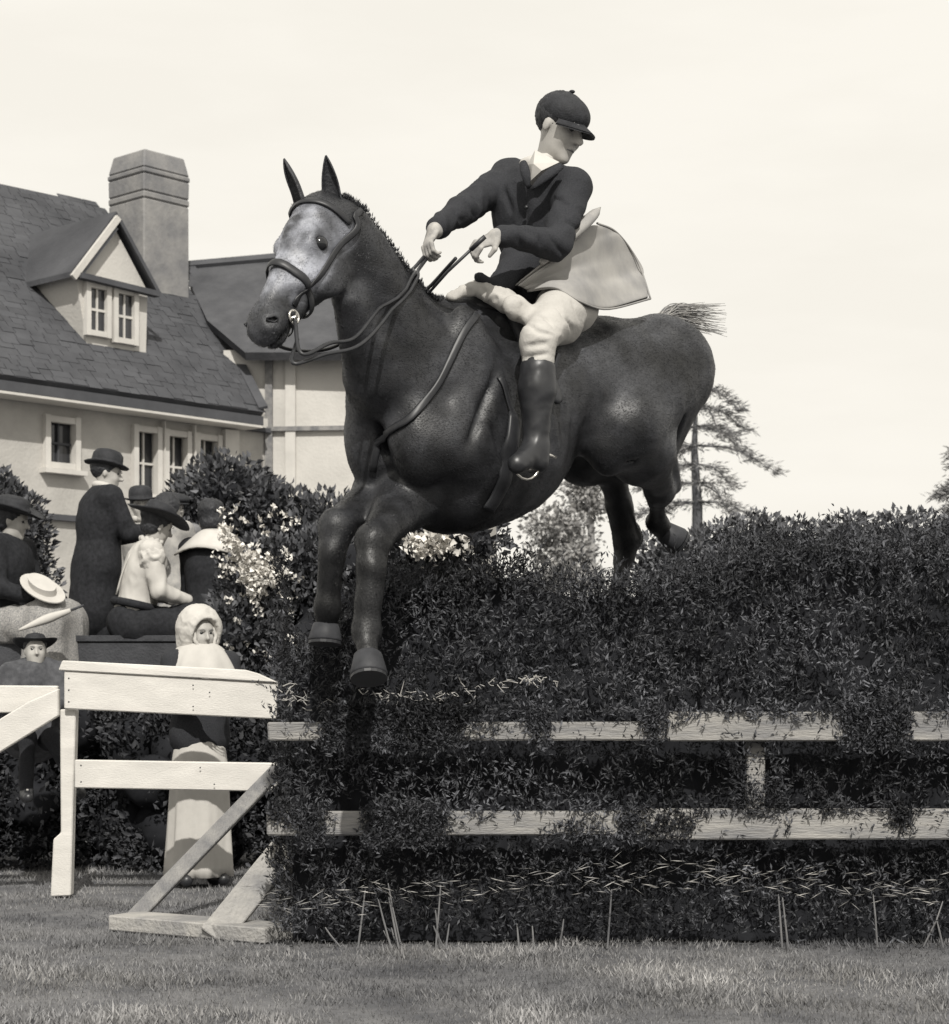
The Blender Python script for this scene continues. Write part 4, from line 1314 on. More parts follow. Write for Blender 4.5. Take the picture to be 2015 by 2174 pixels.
# ------------------------------------------------------------------ brush jump
def brush():
    t = thing('brush_jump', 'tall brush jump of dark cut evergreen held by two pale rails', 'jump', (0.9, 7.25, 0))
    X0, X1 = -0.735, 2.5
    Y0, Y1 = 7.06, 7.50
    def top(x):
        u = CX + x / 7.1 * F_PX
        return np.interp(u, [520, 560, 640, 700, 760, 820, 900, 1000, 1100, 1200, 1300, 1380, 1440, 1600, 2015, 2600],
                         [0.86, 1.02, 1.12, 1.20, 1.31, 1.36, 1.38, 1.39, 1.39, 1.36, 1.34, 1.35, 1.36, 1.50, 1.50, 1.50]) + .05 * mnoise.noise(Vector((x * 4.5, 0, 0))) + .035 * mnoise.noise(Vector((x * 13, 3, 0)))
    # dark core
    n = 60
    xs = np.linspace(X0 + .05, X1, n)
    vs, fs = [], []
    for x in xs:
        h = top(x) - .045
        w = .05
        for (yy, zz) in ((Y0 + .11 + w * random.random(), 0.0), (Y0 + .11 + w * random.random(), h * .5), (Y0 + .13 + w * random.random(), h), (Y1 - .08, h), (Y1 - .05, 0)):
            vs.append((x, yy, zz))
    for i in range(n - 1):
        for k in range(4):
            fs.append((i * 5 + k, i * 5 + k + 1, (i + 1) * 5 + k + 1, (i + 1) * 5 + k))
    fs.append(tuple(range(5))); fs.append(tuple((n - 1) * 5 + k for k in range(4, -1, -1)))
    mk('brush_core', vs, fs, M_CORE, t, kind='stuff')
    # rails
    def rail(v0, v1, a, b):
        z0, z1 = CAM_H + (HY - v1) / F_PX * 7.0, CAM_H + (HY - v0) / F_PX * 7.0
        box('rail', V((a + b) / 2, 7.0, (z0 + z1) / 2), V((b - a) / 2, 0, 0), V(0, .02, 0), V(0, 0, (z1 - z0) / 2), M_RAIL, t, .006, jitter=.002)
    rail(1533, 1573, -.755, .70); rail(1511, 1572, .703, 2.5)
    rail(1722, 1774, -.76, .62); rail(1718, 1781, .623, 2.5)
    for u, w in ((1605, .045), (2120, .045)):
        x = (u - CX) / F_PX * 7.06
        box('post', V(x, 7.085, .63), V(w * .75, 0, 0), V(0, .03, 0), V(0, 0, .20), M_RAIL, t, .006)
    # sprays of cut evergreen: curved twigs set with short leaves
    P_, D_, S_ = [], [], []
    N = 8600
    for i in range(N):
        x = random.uniform(X0, X1)
        hz = top(x)
        kind = random.random()
        if kind < .62:       # on the face
            z = random.uniform(.02, hz - .03); y = random.uniform(Y0 - .04, Y0 + .05) + .085 * mnoise.noise(Vector((x * 3.1, z * 3.1, 1))) + .03
            d = V(random.gauss(0, .45), -random.uniform(.05, .55), random.uniform(.2, 1.1))
        elif kind < .9:      # top
            z = hz - random.uniform(.02, .13) ; y = random.uniform(Y0, Y1)
            d = V(random.gauss(0, .4), random.gauss(-.15, .3), random.uniform(.5, 1.1))
        else:                # ends and low fringe
            if random.random() < .4: x = X0 + random.uniform(0, .05); d = V(-.2, random.gauss(0, .3), .7)
            else: d = V(random.gauss(0, .4), -.7, random.uniform(-.3, .6))
            z = random.uniform(.02, hz * .95); y = random.uniform(Y0 - .02, Y1 if x < X0 + .06 else Y0 + .03)
        # keep most sprays off the rails
        v_ = HY - (z - CAM_H) / 7.0 * F_PX
        onrail = (1500 < v_ < 1580) or (1708 < v_ < 1790)
        u_ = CX + x / 7.0 * F_PX
        if onrail and kind < .62:
            cover = .10
            if 1500 < v_ < 1580 and (675 < u_ < 1075 or 1790 < u_ < 1925 or 1125 < u_ < 1165 or 1375 < u_ < 1405): cover = 3
            if 1708 < v_ < 1790 and (770 < u_ < 945 or 635 < u_ < 690 or 1895 < u_ < 1925 or 1320 < u_ < 1350): cover = 3
            if random.random() > cover: continue
            if cover > 1:
                for _k in range(0):
                    P_.append(V(x, 6.972, z) + RNG.normal(0, .022, (14, 3)) * V(1, .3, 1)); D_.append(RNG.normal(0, 1, (14, 3)) + V(0, -.2, .4)); S_.append(np.full(14, .026))
            y = 6.972
        ln = random.uniform(.05, .13) * (1.5 if kind >= .62 and random.random() < .25 else 1)
        d = unit(d)
        m = 11
        ts = np.linspace(.1, 1, m)
        bend = V(random.gauss(0, .3), random.gauss(-.1, .2), random.uniform(-.4, .1))
        c = V(x, y, z) + np.outer(ts * ln, d) + np.outer((ts * ln) ** 2 * 4, bend)
        P_.append(c); D_.append(d + RNG.normal(0, .75, (m, 3))); S_.append(np.full(m, .022))
    # sprigs hanging over the rails and the post
    for (u0, u1, v0, v1, m_) in ((690, 985, 1500, 1585, 420), (700, 800, 1500, 1560, 60), (1790, 1925, 1500, 1585, 190), (1128, 1165, 1500, 1585, 40), (1375, 1402, 1505, 1580, 26), (985, 2020, 1500, 1522, 110),
                             (775, 945, 1708, 1795, 230), (638, 690, 1712, 1790, 60), (1895, 1925, 1712, 1760, 24), (1320, 1350, 1715, 1790, 26), (1360, 1470, 1740, 1790, 36), (575, 640, 1710, 1745, 26), (985, 2020, 1708, 1726, 70),
                             (1640, 1660, 1585, 1720, 16), (1560, 1585, 1600, 1720, 30), (1590, 1640, 1650, 1715, 16), (1150, 1300, 1750, 1790, 30)):
        for _k in range(m_):
            q = P(random.uniform(u0, u1), random.uniform(v0, v1), 6.968)
            P_.append(q + RNG.normal(0, .016, (14, 3)) * V(1, .3, 1)); D_.append(RNG.normal(0, 1, (14, 3)) + V(0, -.2, .4)); S_.append(np.full(14, .024))
    Pp = np.vstack(P_)
    Pp[:, 2] = np.maximum(Pp[:, 2], .004)
    mot = np.clip(1 + 1.1 * fnoise(Pp[::7], 2.6, 3), .35, 1.9)
    leaves('brush_foliage', Pp, np.vstack(D_), np.concatenate(S_), .30, M_LEAF, t, tone=(.4, 1.8), mul=np.repeat(mot, 7)[:len(Pp)])
    # bare stalks at the foot, and straw added along a paper crease
    q = []
    for i in range(20):
        u = random.choice([random.uniform(600, 1300), random.uniform(1000, 2050), random.gauss(845, 8), random.gauss(925, 12)])
        x = (u - CX) / F_PX * 6.97
        h = random.uniform(.06, .24)
        lx = random.gauss(0, .025)
        q.append(tube_vf([(x, 6.975 + random.uniform(-.03, .04), 0), (x + lx, 6.99, h * .6), (x + lx * 1.6, 7.0, h)], [.0035, .003, .002], 4))
    v, f = join(q)
    mk('stalks', v, f, mat('stalk', .17, .8, var=.4, scale=3), t, kind='stuff')
    n = 420
    x = RNG.uniform(-.8, 2.2, n); p = np.stack([x, 6.985 + RNG.normal(0, .03, n), .22 + .045 * np.sin(x * 2.1) + RNG.normal(0, .03, n)], 1)
    d = np.stack([RNG.choice([-1, 1], n) * 1.0, RNG.normal(0, .3, n), RNG.normal(0, .35, n)], 1)
    leaves('straw', p, d, .05, .06, M_STRAW, t, tone=(.6, 1.3))
    tw = []
    for i in range(150):
        f = random.random()
        if i % 2: u, v = 590 + 250 * f, 1468 + 75 * f + random.gauss(0, 9)
        else: u, v = 760 + 420 * f, 1462 + 20 * math.sin(f * 5) + random.gauss(0, 6)
        a = P(u, v, 6.985); dd_ = V(random.choice([-1, 1]) * random.uniform(.3, 1), random.uniform(-.3, .1), random.gauss(0, .4))
        ln_ = random.uniform(.02, .055)
        tw.append(tube_vf([a, a + dd_ * ln_ * .5 + V(0, 0, random.gauss(0, .006)), a + dd_ * ln_], [.0022, .0018, .0008], 4))
    v, f = join(tw)
    mk('crease_twigs', v, f, mat('twig_pale', .34, .8, var=.3, scale=6), t, kind='stuff')  # added twigs tracing pale paper creases, not part of the brush
brush()

# ------------------------------------------------------------------ horse
HO = P(1110, 865, 7.35)
yaw = math.atan2(-.753, -.657)
RW = Matrix.Rotation(yaw, 3, 'Z') @ Matrix.Rotation(math.radians(5.5), 3, 'Y')
horse = thing('horse', 'dark bay horse leaping the brush jump towards the camera, ears pricked', 'horse', HO, RW)
HI = np.array(RW.to_4x4())[:3, :3]
def L(u, v, Y):
    return (P(u, v, Y) - HO) @ HI          # inverse rotation
def LW(p):
    return HI @ np.asarray(p, float) + HO
Yl = V(0, 1, 0)
def horse_prims():
    k = .07
    pr = [E((.20, 0, -.045), (.43, .27, .39), k=.1), E((-.22, 0, .085), (.46, .25, .245), k=.1), E((.46, 0, -.07), (.30, .245, .37), k=.08), E((.38, 0, -.22), (.30, .19, .24), k=.08),
          E((.34, 0, .23), (.30, .085, .16), k=.1), E((-.52, 0, .10), (.34, .25, .27), k=.1), E((-.30, 0, .18), (.3, .14, .16), k=.1)]
    for g in (1, -1):
        pr += [E((-.56, .14 * g, -.02), (.26, .13, .29), k=.07), E((-.70, .11 * g, .03), (.15, .125, .24), k=.06),
               E((.50, .17 * g, .02), (.15, .09, .32), k=.05), E((.58, .17 * g, -.14), (.17, .10, .14), k=.05), E((.36, .19 * g, -.16), (.16, .085, .14), k=.05),
               E((.72, .105 * g, -.13), (.11, .105, .17), k=.05), E((-.27, .19 * g, -.10), (.12, .08, .18), k=.07)]
    # neck
    N = [L(742, 505, 6.48), L(775, 590, 6.60), L(820, 690, 6.74), L(862, 790, 6.86), L(880, 860, 6.95)]
    R_ = [.105, .128, .172, .24, .26]
    for i in range(4):
        pr.append(C(N[i], N[i + 1], R_[i], R_[i + 1], .06, (Yl, .78)))
    pr.append(C(L(722, 462, 6.45), L(905, 668, 6.98), .045, .07, .05))               # crest
    pr.append(C(L(738, 640, 6.47), L(790, 800, 6.68), .05, .10, .06))                # windpipe
    # head
    pol, muz = L(690, 440, 6.44), L(545, 712, 6.14)
    d = unit(muz - pol)
    lat = unit(Yl - d * np.dot(Yl, d))
    nrm = np.cross(d, lat); nrm = nrm if nrm[0] > 0 else -nrm
    RH = np.array([d, nrm, lat])
    def H(s, n, l): return pol + d * s + nrm * n + lat * l
    e = lambda s, n, l, a, b, c, k=.03: E(H(s, n, l), (a, b, c), RH, k)
    pr += [e(.03, -.03, 0, .10, .10, .085, .06), e(.13, .0, 0, .13, .085, .088, .05), e(.06, -.10, 0, .10, .10, .075, .06)]
    for g in (1, -1):
        pr += [e(.205, .03, .072 * g, .05, .032, .03, .025), e(.20, -.085, .05 * g, .12, .10, .033, .04), e(.27, -.02, .055 * g, .12, .035, .022, .03),
               e(.555, -.005, .034 * g, .045, .036, .026, .02), SUB(H(.205, .022, .106 * g), (.027, .019, .02), RH, .012),
               SUB(H(.572, .012, .056 * g), (.026, .014, .020), np.array([unit(d + nrm * .7), unit(nrm - d * .7), lat]), .008)]
    pr += [C(H(.17, .02, 0), H(.50, .005, 0), .068, .047, .04, (lat, .85)), C(H(.20, -.11, 0), H(.50, -.06, 0), .062, .036, .04, (lat, .8)),
           e(.535, -.02, 0, .08, .058, .052, .03), e(.545, -.075, 0, .045, .026, .034, .02), e(.585, -.035, 0, .03, .04, .045, .02),
           SUB(H(.585, -.062, 0), (.07, .0045, .06), RH, .008)]
    pr += [C(L(690, 446, 6.43), L(632, 446, 6.43), .03, .022, .03), C(L(690, 446, 6.42), L(706, 444, 6.40), .03, .022, .03)]
    # forelegs
    def chain(ps, rs, kk=.03, flat=None):
        return [C(ps[i], ps[i + 1], rs[i], rs[i + 1], kk, flat) for i in range(len(ps) - 1)]
    for (sh, el, kn, km, ft, ps) in (
            ((905, 990, 6.98), (858, 1070, 6.86), (792, 1150, 6.49), (786, 1200, 6.46), (778, 1342, 6.46), (781, 1386, 6.41)),
            ((840, 985, 7.12), (806, 1050, 7.04), (716, 1122, 6.66), (706, 1170, 6.64), (694, 1288, 6.68), (692, 1322, 6.71))):
        q = [L(*x) for x in (sh, el, kn, km, ft, ps)]
        pr += chain(q[:3], [.115, .092, .056], .05)
        pr += [E(q[2], (.050, .050, .060), None, .035), C(q[2], q[3], .052, .050, .03), C(q[3], q[4], .050, .044, .02), E(q[4], (.045, .043, .045), None, .03), C(q[4], q[5], .038, .038, .02)]
    # hind legs
    q = [L(*x) for x in ((1395, 790, 7.82), (1325, 905, 7.50), (1366, 958, 7.64), (1392, 1012, 7.80), (1400, 1040, 7.90), (1397, 1062, 7.98), (1394, 1108, 8.16), (1408, 1126, 8.19))]
    pr += [C(q[0], q[1], .235, .155, .07), C(q[1], q[2], .15, .125, .05), C(q[2], q[3], .120, .066, .05), C(q[3], q[4], .062, .060, .03),
           C(L(1425, 985, 7.86), L(1432, 1032, 7.95), .030, .034, .04), C(q[4], q[5], .056, .043, .03), C(q[5], q[6], .038, .036, .02), E(q[6], (.045,) * 3, None, .02), C(q[6], q[7], .038, .038, .02)]
    q = [L(*x) for x in ((1300, 830, 8.1), (1255, 930, 7.86), (1290, 980, 7.95), (1314, 1070, 8.08), (1330, 1140, 8.15), (1325, 1190, 8.17), (1300, 1310, 8.12), (1285, 1350, 8.06))]
    pr += [C(q[0], q[1], .20, .11, .07), C(q[1], q[2], .10, .07, .05), C(q[2], q[3], .066, .048, .05), C(q[3], q[4], .055, .055, .03),
           C(q[4] + V(-.05, 0, .04), q[4] + V(-.055, 0, -.01), .022, .032, .04), C(q[4], q[5], .054, .043, .03), C(q[5], q[6], .038, .036, .02), E(q[6], (.045,) * 3, None, .02), C(q[6], q[7], .038, .038, .02)]
    # hollows between the muscles
    def groove(a, b, g, w=.016, dp=.030):
        a, b = np.asarray(a, float), np.asarray(b, float)
        d_ = unit(b - a); out = unit(V(0, g, 0) - d_ * np.dot(V(0, g, 0), d_))
        pr.append(SUB((a + b) / 2, (np.linalg.norm(b - a) / 2, dp, w), np.array([d_, out, np.cross(d_, out)]), .035))
    for g in (1, -1):
        groove((.40, .268 * g, .16), (.63, .262 * g, -.16), g)            # shoulder blade
        groove((.33, .285 * g, -.06), (.30, .275 * g, -.26), g, .018)     # behind the elbow
        groove((.50, .27 * g, -.10), (.40, .275 * g, -.28), g, .014)
        groove((-.44, .28 * g, -.16), (-.30, .24 * g, -.22), g, .018)
        groove((-.62, .275 * g, .05), (-.66, .265 * g, -.30), g, .015)    # hamstring line
        for i in range(5):
            x = .20 - .085 * i
            groove((x, .280 * g, .02), (x - .05, .262 * g, -.22), g, .012, .016)
    pr.append(SUB((.86, 0, -.12), (.06, .20, .016), np.array([(0, 0, 1.), (1., 0, 0), (0, 1., 0)]) , .04))
    return pr, H, RH
HPR, HH, HRH = horse_prims()
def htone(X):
    """coat tone: painted sun on the face, darker legs, dapple and painted highlights"""
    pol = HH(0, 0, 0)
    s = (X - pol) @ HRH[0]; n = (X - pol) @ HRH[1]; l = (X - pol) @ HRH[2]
    t = 1.0 + .8 * fnoise(X, 3.6, 3) + .45 * fnoise(X * V(1, 1, .5), 12.0, 3)  # mottling: partly dapple, partly blotchy highlights painted in
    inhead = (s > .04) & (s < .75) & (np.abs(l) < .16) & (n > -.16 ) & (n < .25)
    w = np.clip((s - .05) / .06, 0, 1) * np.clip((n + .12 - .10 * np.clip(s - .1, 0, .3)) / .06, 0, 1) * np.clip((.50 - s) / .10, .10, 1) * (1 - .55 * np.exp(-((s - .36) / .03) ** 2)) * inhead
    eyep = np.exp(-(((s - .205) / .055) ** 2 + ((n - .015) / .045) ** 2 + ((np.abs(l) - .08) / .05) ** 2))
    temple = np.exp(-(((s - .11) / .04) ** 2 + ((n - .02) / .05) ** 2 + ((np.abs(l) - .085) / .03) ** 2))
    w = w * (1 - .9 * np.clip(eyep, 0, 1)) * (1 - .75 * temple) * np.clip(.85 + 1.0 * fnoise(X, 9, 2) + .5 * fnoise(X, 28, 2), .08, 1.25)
    t = t + w * 11.5  # pale face: sun reflection painted into the coat tone
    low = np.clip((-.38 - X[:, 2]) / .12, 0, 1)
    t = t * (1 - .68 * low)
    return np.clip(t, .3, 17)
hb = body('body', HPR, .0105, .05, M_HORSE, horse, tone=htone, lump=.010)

def coat_hair():
    me = hb.data
    n = len(me.vertices)
    co = np.empty(n * 3, np.float32); me.vertices.foreach_get('co', co); co = co.reshape(-1, 3).astype(float)
    no = np.empty(n * 3, np.float32); me.vertex_normals.foreach_get('vector', no); no = no.reshape(-1, 3).astype(float)
    k = RNG.integers(0, n, 300000)
    c, nn = co[k], no[k]
    vis = nn @ HI.T                     # leave out what faces well away from the jump's front
    keep = vis[:, 1] < .35
    c, nn, k = c[keep], nn[keep], k[keep]
    c = c + RNG.normal(0, .005, c.shape)
    c = c + nn * 0.0005 - nn * np.sum((c - co[k]) * nn, axis=1)[:, None]
    # lie of the hair: back along the body, down the legs and face
    hs = (c - HH(0, 0, 0)) @ HRH[0]
    inh = ((c[:, 0] > .95) & (hs > -.05))
    leg = c[:, 2] < -.38
    g = np.tile(V(-1, 0, -.45), (len(c), 1))
    g[leg] = V(-.1, 0, -1); g[inh] = HRH[0]
    sw = fnoise(c[::1], 5.0, 1)
    g = g + V(0, .0, 1) * sw[:, None] * .7
    g = g - nn * np.sum(g * nn, axis=1)[:, None]
    g = g / np.maximum(np.linalg.norm(g, axis=1), 1e-6)[:, None] + nn * .03 + RNG.normal(0, .10, g.shape)
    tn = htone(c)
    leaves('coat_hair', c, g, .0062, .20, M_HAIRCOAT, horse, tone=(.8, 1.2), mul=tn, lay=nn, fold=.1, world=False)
M_HAIRCOAT = mat('coat_hair', .028, .5, attr=True, var=.4, scale=10, spec=.35)
coat_hair()

def hit(u, v, out=0.0):
    """where the view line of (u, v) first meets the horse"""
    o = (V(0, 0, CAM_H) - HO) @ HI
    d = unit(P(u, v, 1.0) - V(0, 0, CAM_H)) @ HI
    t = 5.6
    for i in range(90):
        p = o + d * t
        f = float(field_at(HPR, p[None, :], .05)[0]) if False else float(field_cached(p))
        if f < .002: break
        t += max(f * .7, .002)
        if t > 10: return None
    return o + d * (t - out)
_hp = HPR
def field_cached(p):
    return field_at(_hp, p[None, :], .05)[0]
def grad(p):
    h = .006
    g = np.array([field_cached(p + V(*(h if i == j else 0 for j in range(3)))) - field_cached(p - V(*(h if i == j else 0 for j in range(3)))) for i in range(3)])
    return unit(g)
def strap(name, uv, w, parent, n=20, out=.008, mirror=False, material=M_TACK, thick=.25):
    pts = [hit(u, v) for u, v in uv]
    pts = [p for p in pts if p is not None]
    path = smooth_path(pts, n)
    N_ = []
    q = []
    for p in path:
        for _ in range(4):
            f = field_cached(p); g = grad(p); p = p - g * f
        q.append(p + g * out); N_.append(g)
    o = mk(name, *tube_vf(np.array(q), w, 8, (np.array(N_), thick)), material, parent, smooth=True, world=False)
    return o, q
def ear(b0, m0, t0, wid, face):
    b0, m0, t0 = L(*b0), L(*m0), L(*t0)
    ax = smooth_path([b0 - (m0 - b0) * .25, b0, m0, t0], 20)
    vs, fs = [], []
    nb_ = 13
    for i, p in enumerate(ax):
        t = i / 19
        w = wid * (max(0.02, math.sin(math.pi * min(1, .30 + .70 * t) ** 1.15)) ** .8) * (1.0 if t < .97 else .5)
        d = unit(ax[min(i + 1, 19)] - ax[max(i - 1, 0)])
        fw = unit(face - d * np.dot(face, d)); lt = np.cross(d, fw)
        op = 2.75 - 1.3 * math.sin(math.pi * min(1, t * .9 + .05))
        for j in range(nb_):
            a = (j / (nb_ - 1) * 2 - 1) * op
            vs.append(p + lt * w * math.sin(a) - fw * w * .8 * (math.cos(a)))
    fs = [(i * nb_ + j, i * nb_ + j + 1, (i + 1) * nb_ + j + 1, (i + 1) * nb_ + j) for i in range(19) for j in range(nb_ - 1)]
    o = mk('ear', vs, fs, M_EAR, horse, smooth=True, world=False)
    md = o.modifiers.new('thick', 'SOLIDIFY'); md.thickness = .005; md.offset = 0
M_EAR = mat('ear_coat', .035, .5, var=.4, scale=20, spec=.3, bump=.3, bscale=90)
_f = HRH[1] * .8 + HRH[0] * .25
ear((634, 446, 6.42), (620, 392, 6.41), (603, 337, 6.41), .035, unit(_f + HRH[2] * -.35))
ear((706, 444, 6.39), (700, 385, 6.38), (692, 330, 6.37), .034, unit(_f + HRH[2] * .35))
# straps given in head coordinates (distance down the face, forward, side) and pushed on to the surface
def hstrap(name, pts, w, parent, n=26, out=.008, thick=.30):
    path = smooth_path([HH(*p) for p in pts], n)
    q, N_ = [], []
    for p in path:
        for _ in range(6):
            f = field_cached(p); g = grad(p); p = p - g * f
        q.append(p + g * out); N_.append(g)
    return mk(name, *tube_vf(np.array(q), w, 8, (np.array(N_), thick)), M_TACK, parent, smooth=True, world=False)
br = mk('bridle', *tube_vf([HH(.045, -.12 * math.cos(a) , .10 * math.sin(a)) for a in np.linspace(0, 2 * math.pi, 3)], .001, 4), M_TACK, horse, world=False)
br.data = bpy.data.meshes.new('bridle')
ring = lambda s, rn, rl, n0=-.03, tilt=0.0: [(s + tilt * math.cos(a), n0 + rn * math.cos(a), rl * math.sin(a)) for a in np.linspace(0, 2 * math.pi, 17)]
bpy.data.objects.remove(br)
bridle = hstrap('bridle', [(.02, -.06, g) for g in (0,)] + [(.05, -.08, .09), (.16, -.06, .10), (.30, -.055, .08), (.44, -.05, .06)], .012, horse)
hstrap('cheek_strap', [(.05, -.08, -.09), (.16, -.06, -.10), (.30, -.055, -.08), (.44, -.05, -.06)], .011, bridle)
hstrap('browband', [(.06, -.05, .09), (.065, .05, .06), (.07, .08, 0), (.065, .05, -.06), (.06, -.05, -.09)], .012, bridle)
hstrap('noseband', [(.385, -.14, .0), (.37, -.10, .06), (.355, -.02, .07), (.345, .07, .0), (.355, -.02, -.07), (.37, -.10, -.06), (.385, -.14, 0)], .0145, bridle, n=40)
hstrap('curb_strap', [(.50, -.10, .0), (.485, -.06, .055), (.47, -.04, .06)], .009, bridle)
for g in (1, -1):
    c = HH(.485, -.052, .062 * g)
    v, f = tube_vf([c + HRH[0] * .022 * math.cos(a) + HRH[1] * .022 * math.sin(a) for a in np.linspace(0, 2 * math.pi, 15)], .0042, 6)
    mk('bit_ring', v, f, M_STEEL, bridle, smooth=True, world=False)
    mk('bit_shank', *tube_vf([c + HRH[0] * -.02, c + HRH[0] * .06 - HRH[1] * .05], .0045, 6), M_STEEL, bridle, smooth=True, world=False)
mk('mouthpiece', *tube_vf([HH(.485, -.055, .07), HH(.49, -.05, 0), HH(.485, -.055, -.07)], .006, 8), M_STEEL, bridle, smooth=True, world=False)
for g in (1, -1):
    pe = HH(.205, .016, .10 * g)
    for _ in range(8): pe = pe - grad(pe) * field_cached(pe)
    v, f = ico(pe - grad(pe) * .013, (.029, .029, .027), 0, 3)
    mk('eye', v, f, M_EYE, horse, smooth=True, world=False)
for g in (1, -1):
    pn_ = HH(.562, .016, .066 * g)
    for _ in range(8): pn_ = pn_ - grad(pn_) * field_cached(pn_)
    gn = grad(pn_); ax1 = unit(HRH[0] * .8 + HRH[1] * .6 - gn * np.dot(HRH[0] * .8 + HRH[1] * .6, gn)); ax2 = np.cross(gn, ax1)
    ring_ = [pn_ + ax1 * .019 * math.cos(a) + ax2 * (.011 if math.cos(a) < 0 else .007) * math.sin(a) + gn * .001 for a in np.linspace(0, 2 * math.pi, 19)]
    o_ = mk('nostril', [pn_ - gn * .004] + ring_, [(0, i + 1, i + 2) for i in range(18)], M_EYE2, horse, smooth=True, world=False)
    mk('nostril_rim', *tube_vf(ring_, .004, 6), M_EAR, o_, smooth=True, world=False)
# breast girth strap across the shoulder, and girth
strap('breast_strap', [(1012, 668), (985, 705), (957, 762), (930, 815), (902, 853), (866, 892), (821, 921), (800, 950), (792, 1000)], .014, horse, 26)
strap('girth', [(1092, 880), (1080, 960), (1060, 1040), (1035, 1080)], .036, horse, 20)
strap('girth_strap', [(1060, 800), (1075, 840), (1090, 885)], .016, horse, 12)
# hogged mane
vs = []
crest = [L(716, 440, 6.43), L(745, 468, 6.47), L(790, 522, 6.60), L(835, 578, 6.73), L(880, 632, 6.88), L(915, 668, 6.99)]
path = smooth_path(crest, 40)
pp, dd = [], []
for p in path:
    for _ in range(4):
        p = p - grad(p) * field_cached(p)
    for j in range(50):
        pp.append(p + V(random.uniform(-.012, .012), random.uniform(-.012, .012), -.008)); dd.append(V(random.gauss(-.1, .3), random.gauss(0, .35), 1))
leaves('mane', np.array(pp) @ HI.T + HO, np.array(dd) @ HI.T, .017, .2, M_MANE, horse, tone=(.6, 1.4))
# hooves
for (a, b, r0, r1) in (((781, 1386, 6.41), (783, 1436, 6.37), .048, .064), ((692, 1322, 6.71), (690, 1362, 6.70), .046, .060),
                       ((1408, 1126, 8.19), (1440, 1150, 8.22), .046, .062), ((1285, 1350, 8.06), (1272, 1388, 8.0), .046, .060)):
    a, b = L(*a), L(*b)
    mk('hoof', *tube_vf([a, a + (b - a) * .1, a + (b - a) * .9, b], [r0 * .8, r0, r1, r1 * .93], 18), M_HOOF, horse, smooth=True, world=False)
    mk('horseshoe', *tube_vf([b, b + unit(b - a) * .010], [r1 * .97, r1 * .97], 18), M_TACK, horse, smooth=False, world=False)
# tail: carried out behind, streaming
def tail():
    vs = []
    for i in range(150):
        a = random.random()
        dock = P(1385 + random.uniform(-10, 12), 690 + random.uniform(-8, 16), 7.98 + random.uniform(-.03, .03))
        mid = P(1420 + random.gauss(0, 6), 655 + 30 * a + random.gauss(0, 4), 8.1)
        vend = 648 + 62 * a + random.gauss(0, 4)
        uend = random.uniform(1445, 1545)
        end = P(uend, vend + (uend - 1450) * .02 * (1 if a > .5 else -1), 8.35 + random.uniform(-.1, .1))
        pth = smooth_path([dock, mid, (mid + end) / 2 + V(0, 0, random.gauss(.004, .008)), end], 8)
        vs.append(tube_vf(pth, np.linspace(.0036, .0007, 8), 4))
    for i in range(110):       # the bulk hangs behind the quarters, mostly hidden
        dock = P(1385 + random.uniform(-12, 12), 700, 8.0)
        pth = smooth_path([dock, P(1440 + random.gauss(0, 8), 680, 8.15), P(1470 + random.gauss(0, 8), 740, 8.25), P(1450 + random.gauss(0, 14), 850 + random.uniform(-40, 60), 8.25)], 8)
        vs.append(tube_vf(pth, np.linspace(.004, .001, 8), 4))
    v, f = join(vs)
    mk('tail', v, f, M_TAIL, horse, smooth=True, kind='stuff')
tail()
# saddle with cloth, flap and pommel
sp = [E((.06, 0, .36), (.27, .155, .055), k=.04), E((.25, 0, .405), (.06, .085, .055), k=.04), E((-.17, 0, .42), (.05, .15, .05), k=.04)]
for g in (1, -1):
    sp += [C((.10, .12 * g, .34), (.16, .285 * g, .02), .05, .045, .04, (unit(V(0, .9, .35 * g)), .35)), C((.17, .13 * g, .34), (.24, .28 * g, .08), .05, .045, .04)]
body('saddle', sp, .010, .03, M_TACK, horse)
sp = [E((.05, 0, .325), (.36, .19, .05), k=.04)]
for g in (1, -1):
    sp.append(C((.05, .15 * g, .32), (.10, .275 * g, .0), .16, .15, .04, (unit(V(0, .9, .35 * g)), .16)))
# pale fleece showing in front of the rider
nm = [C(L(955, 632, 6.98), L(1010, 608, 7.02), .016, .022, .02), C(L(1010, 608, 7.02), L(1075, 640, 6.98), .022, .04, .03)]
body('saddle_cloth', nm, .008, .02, M_NUMNAH, horse, wrinkle=.008, wsc=16)

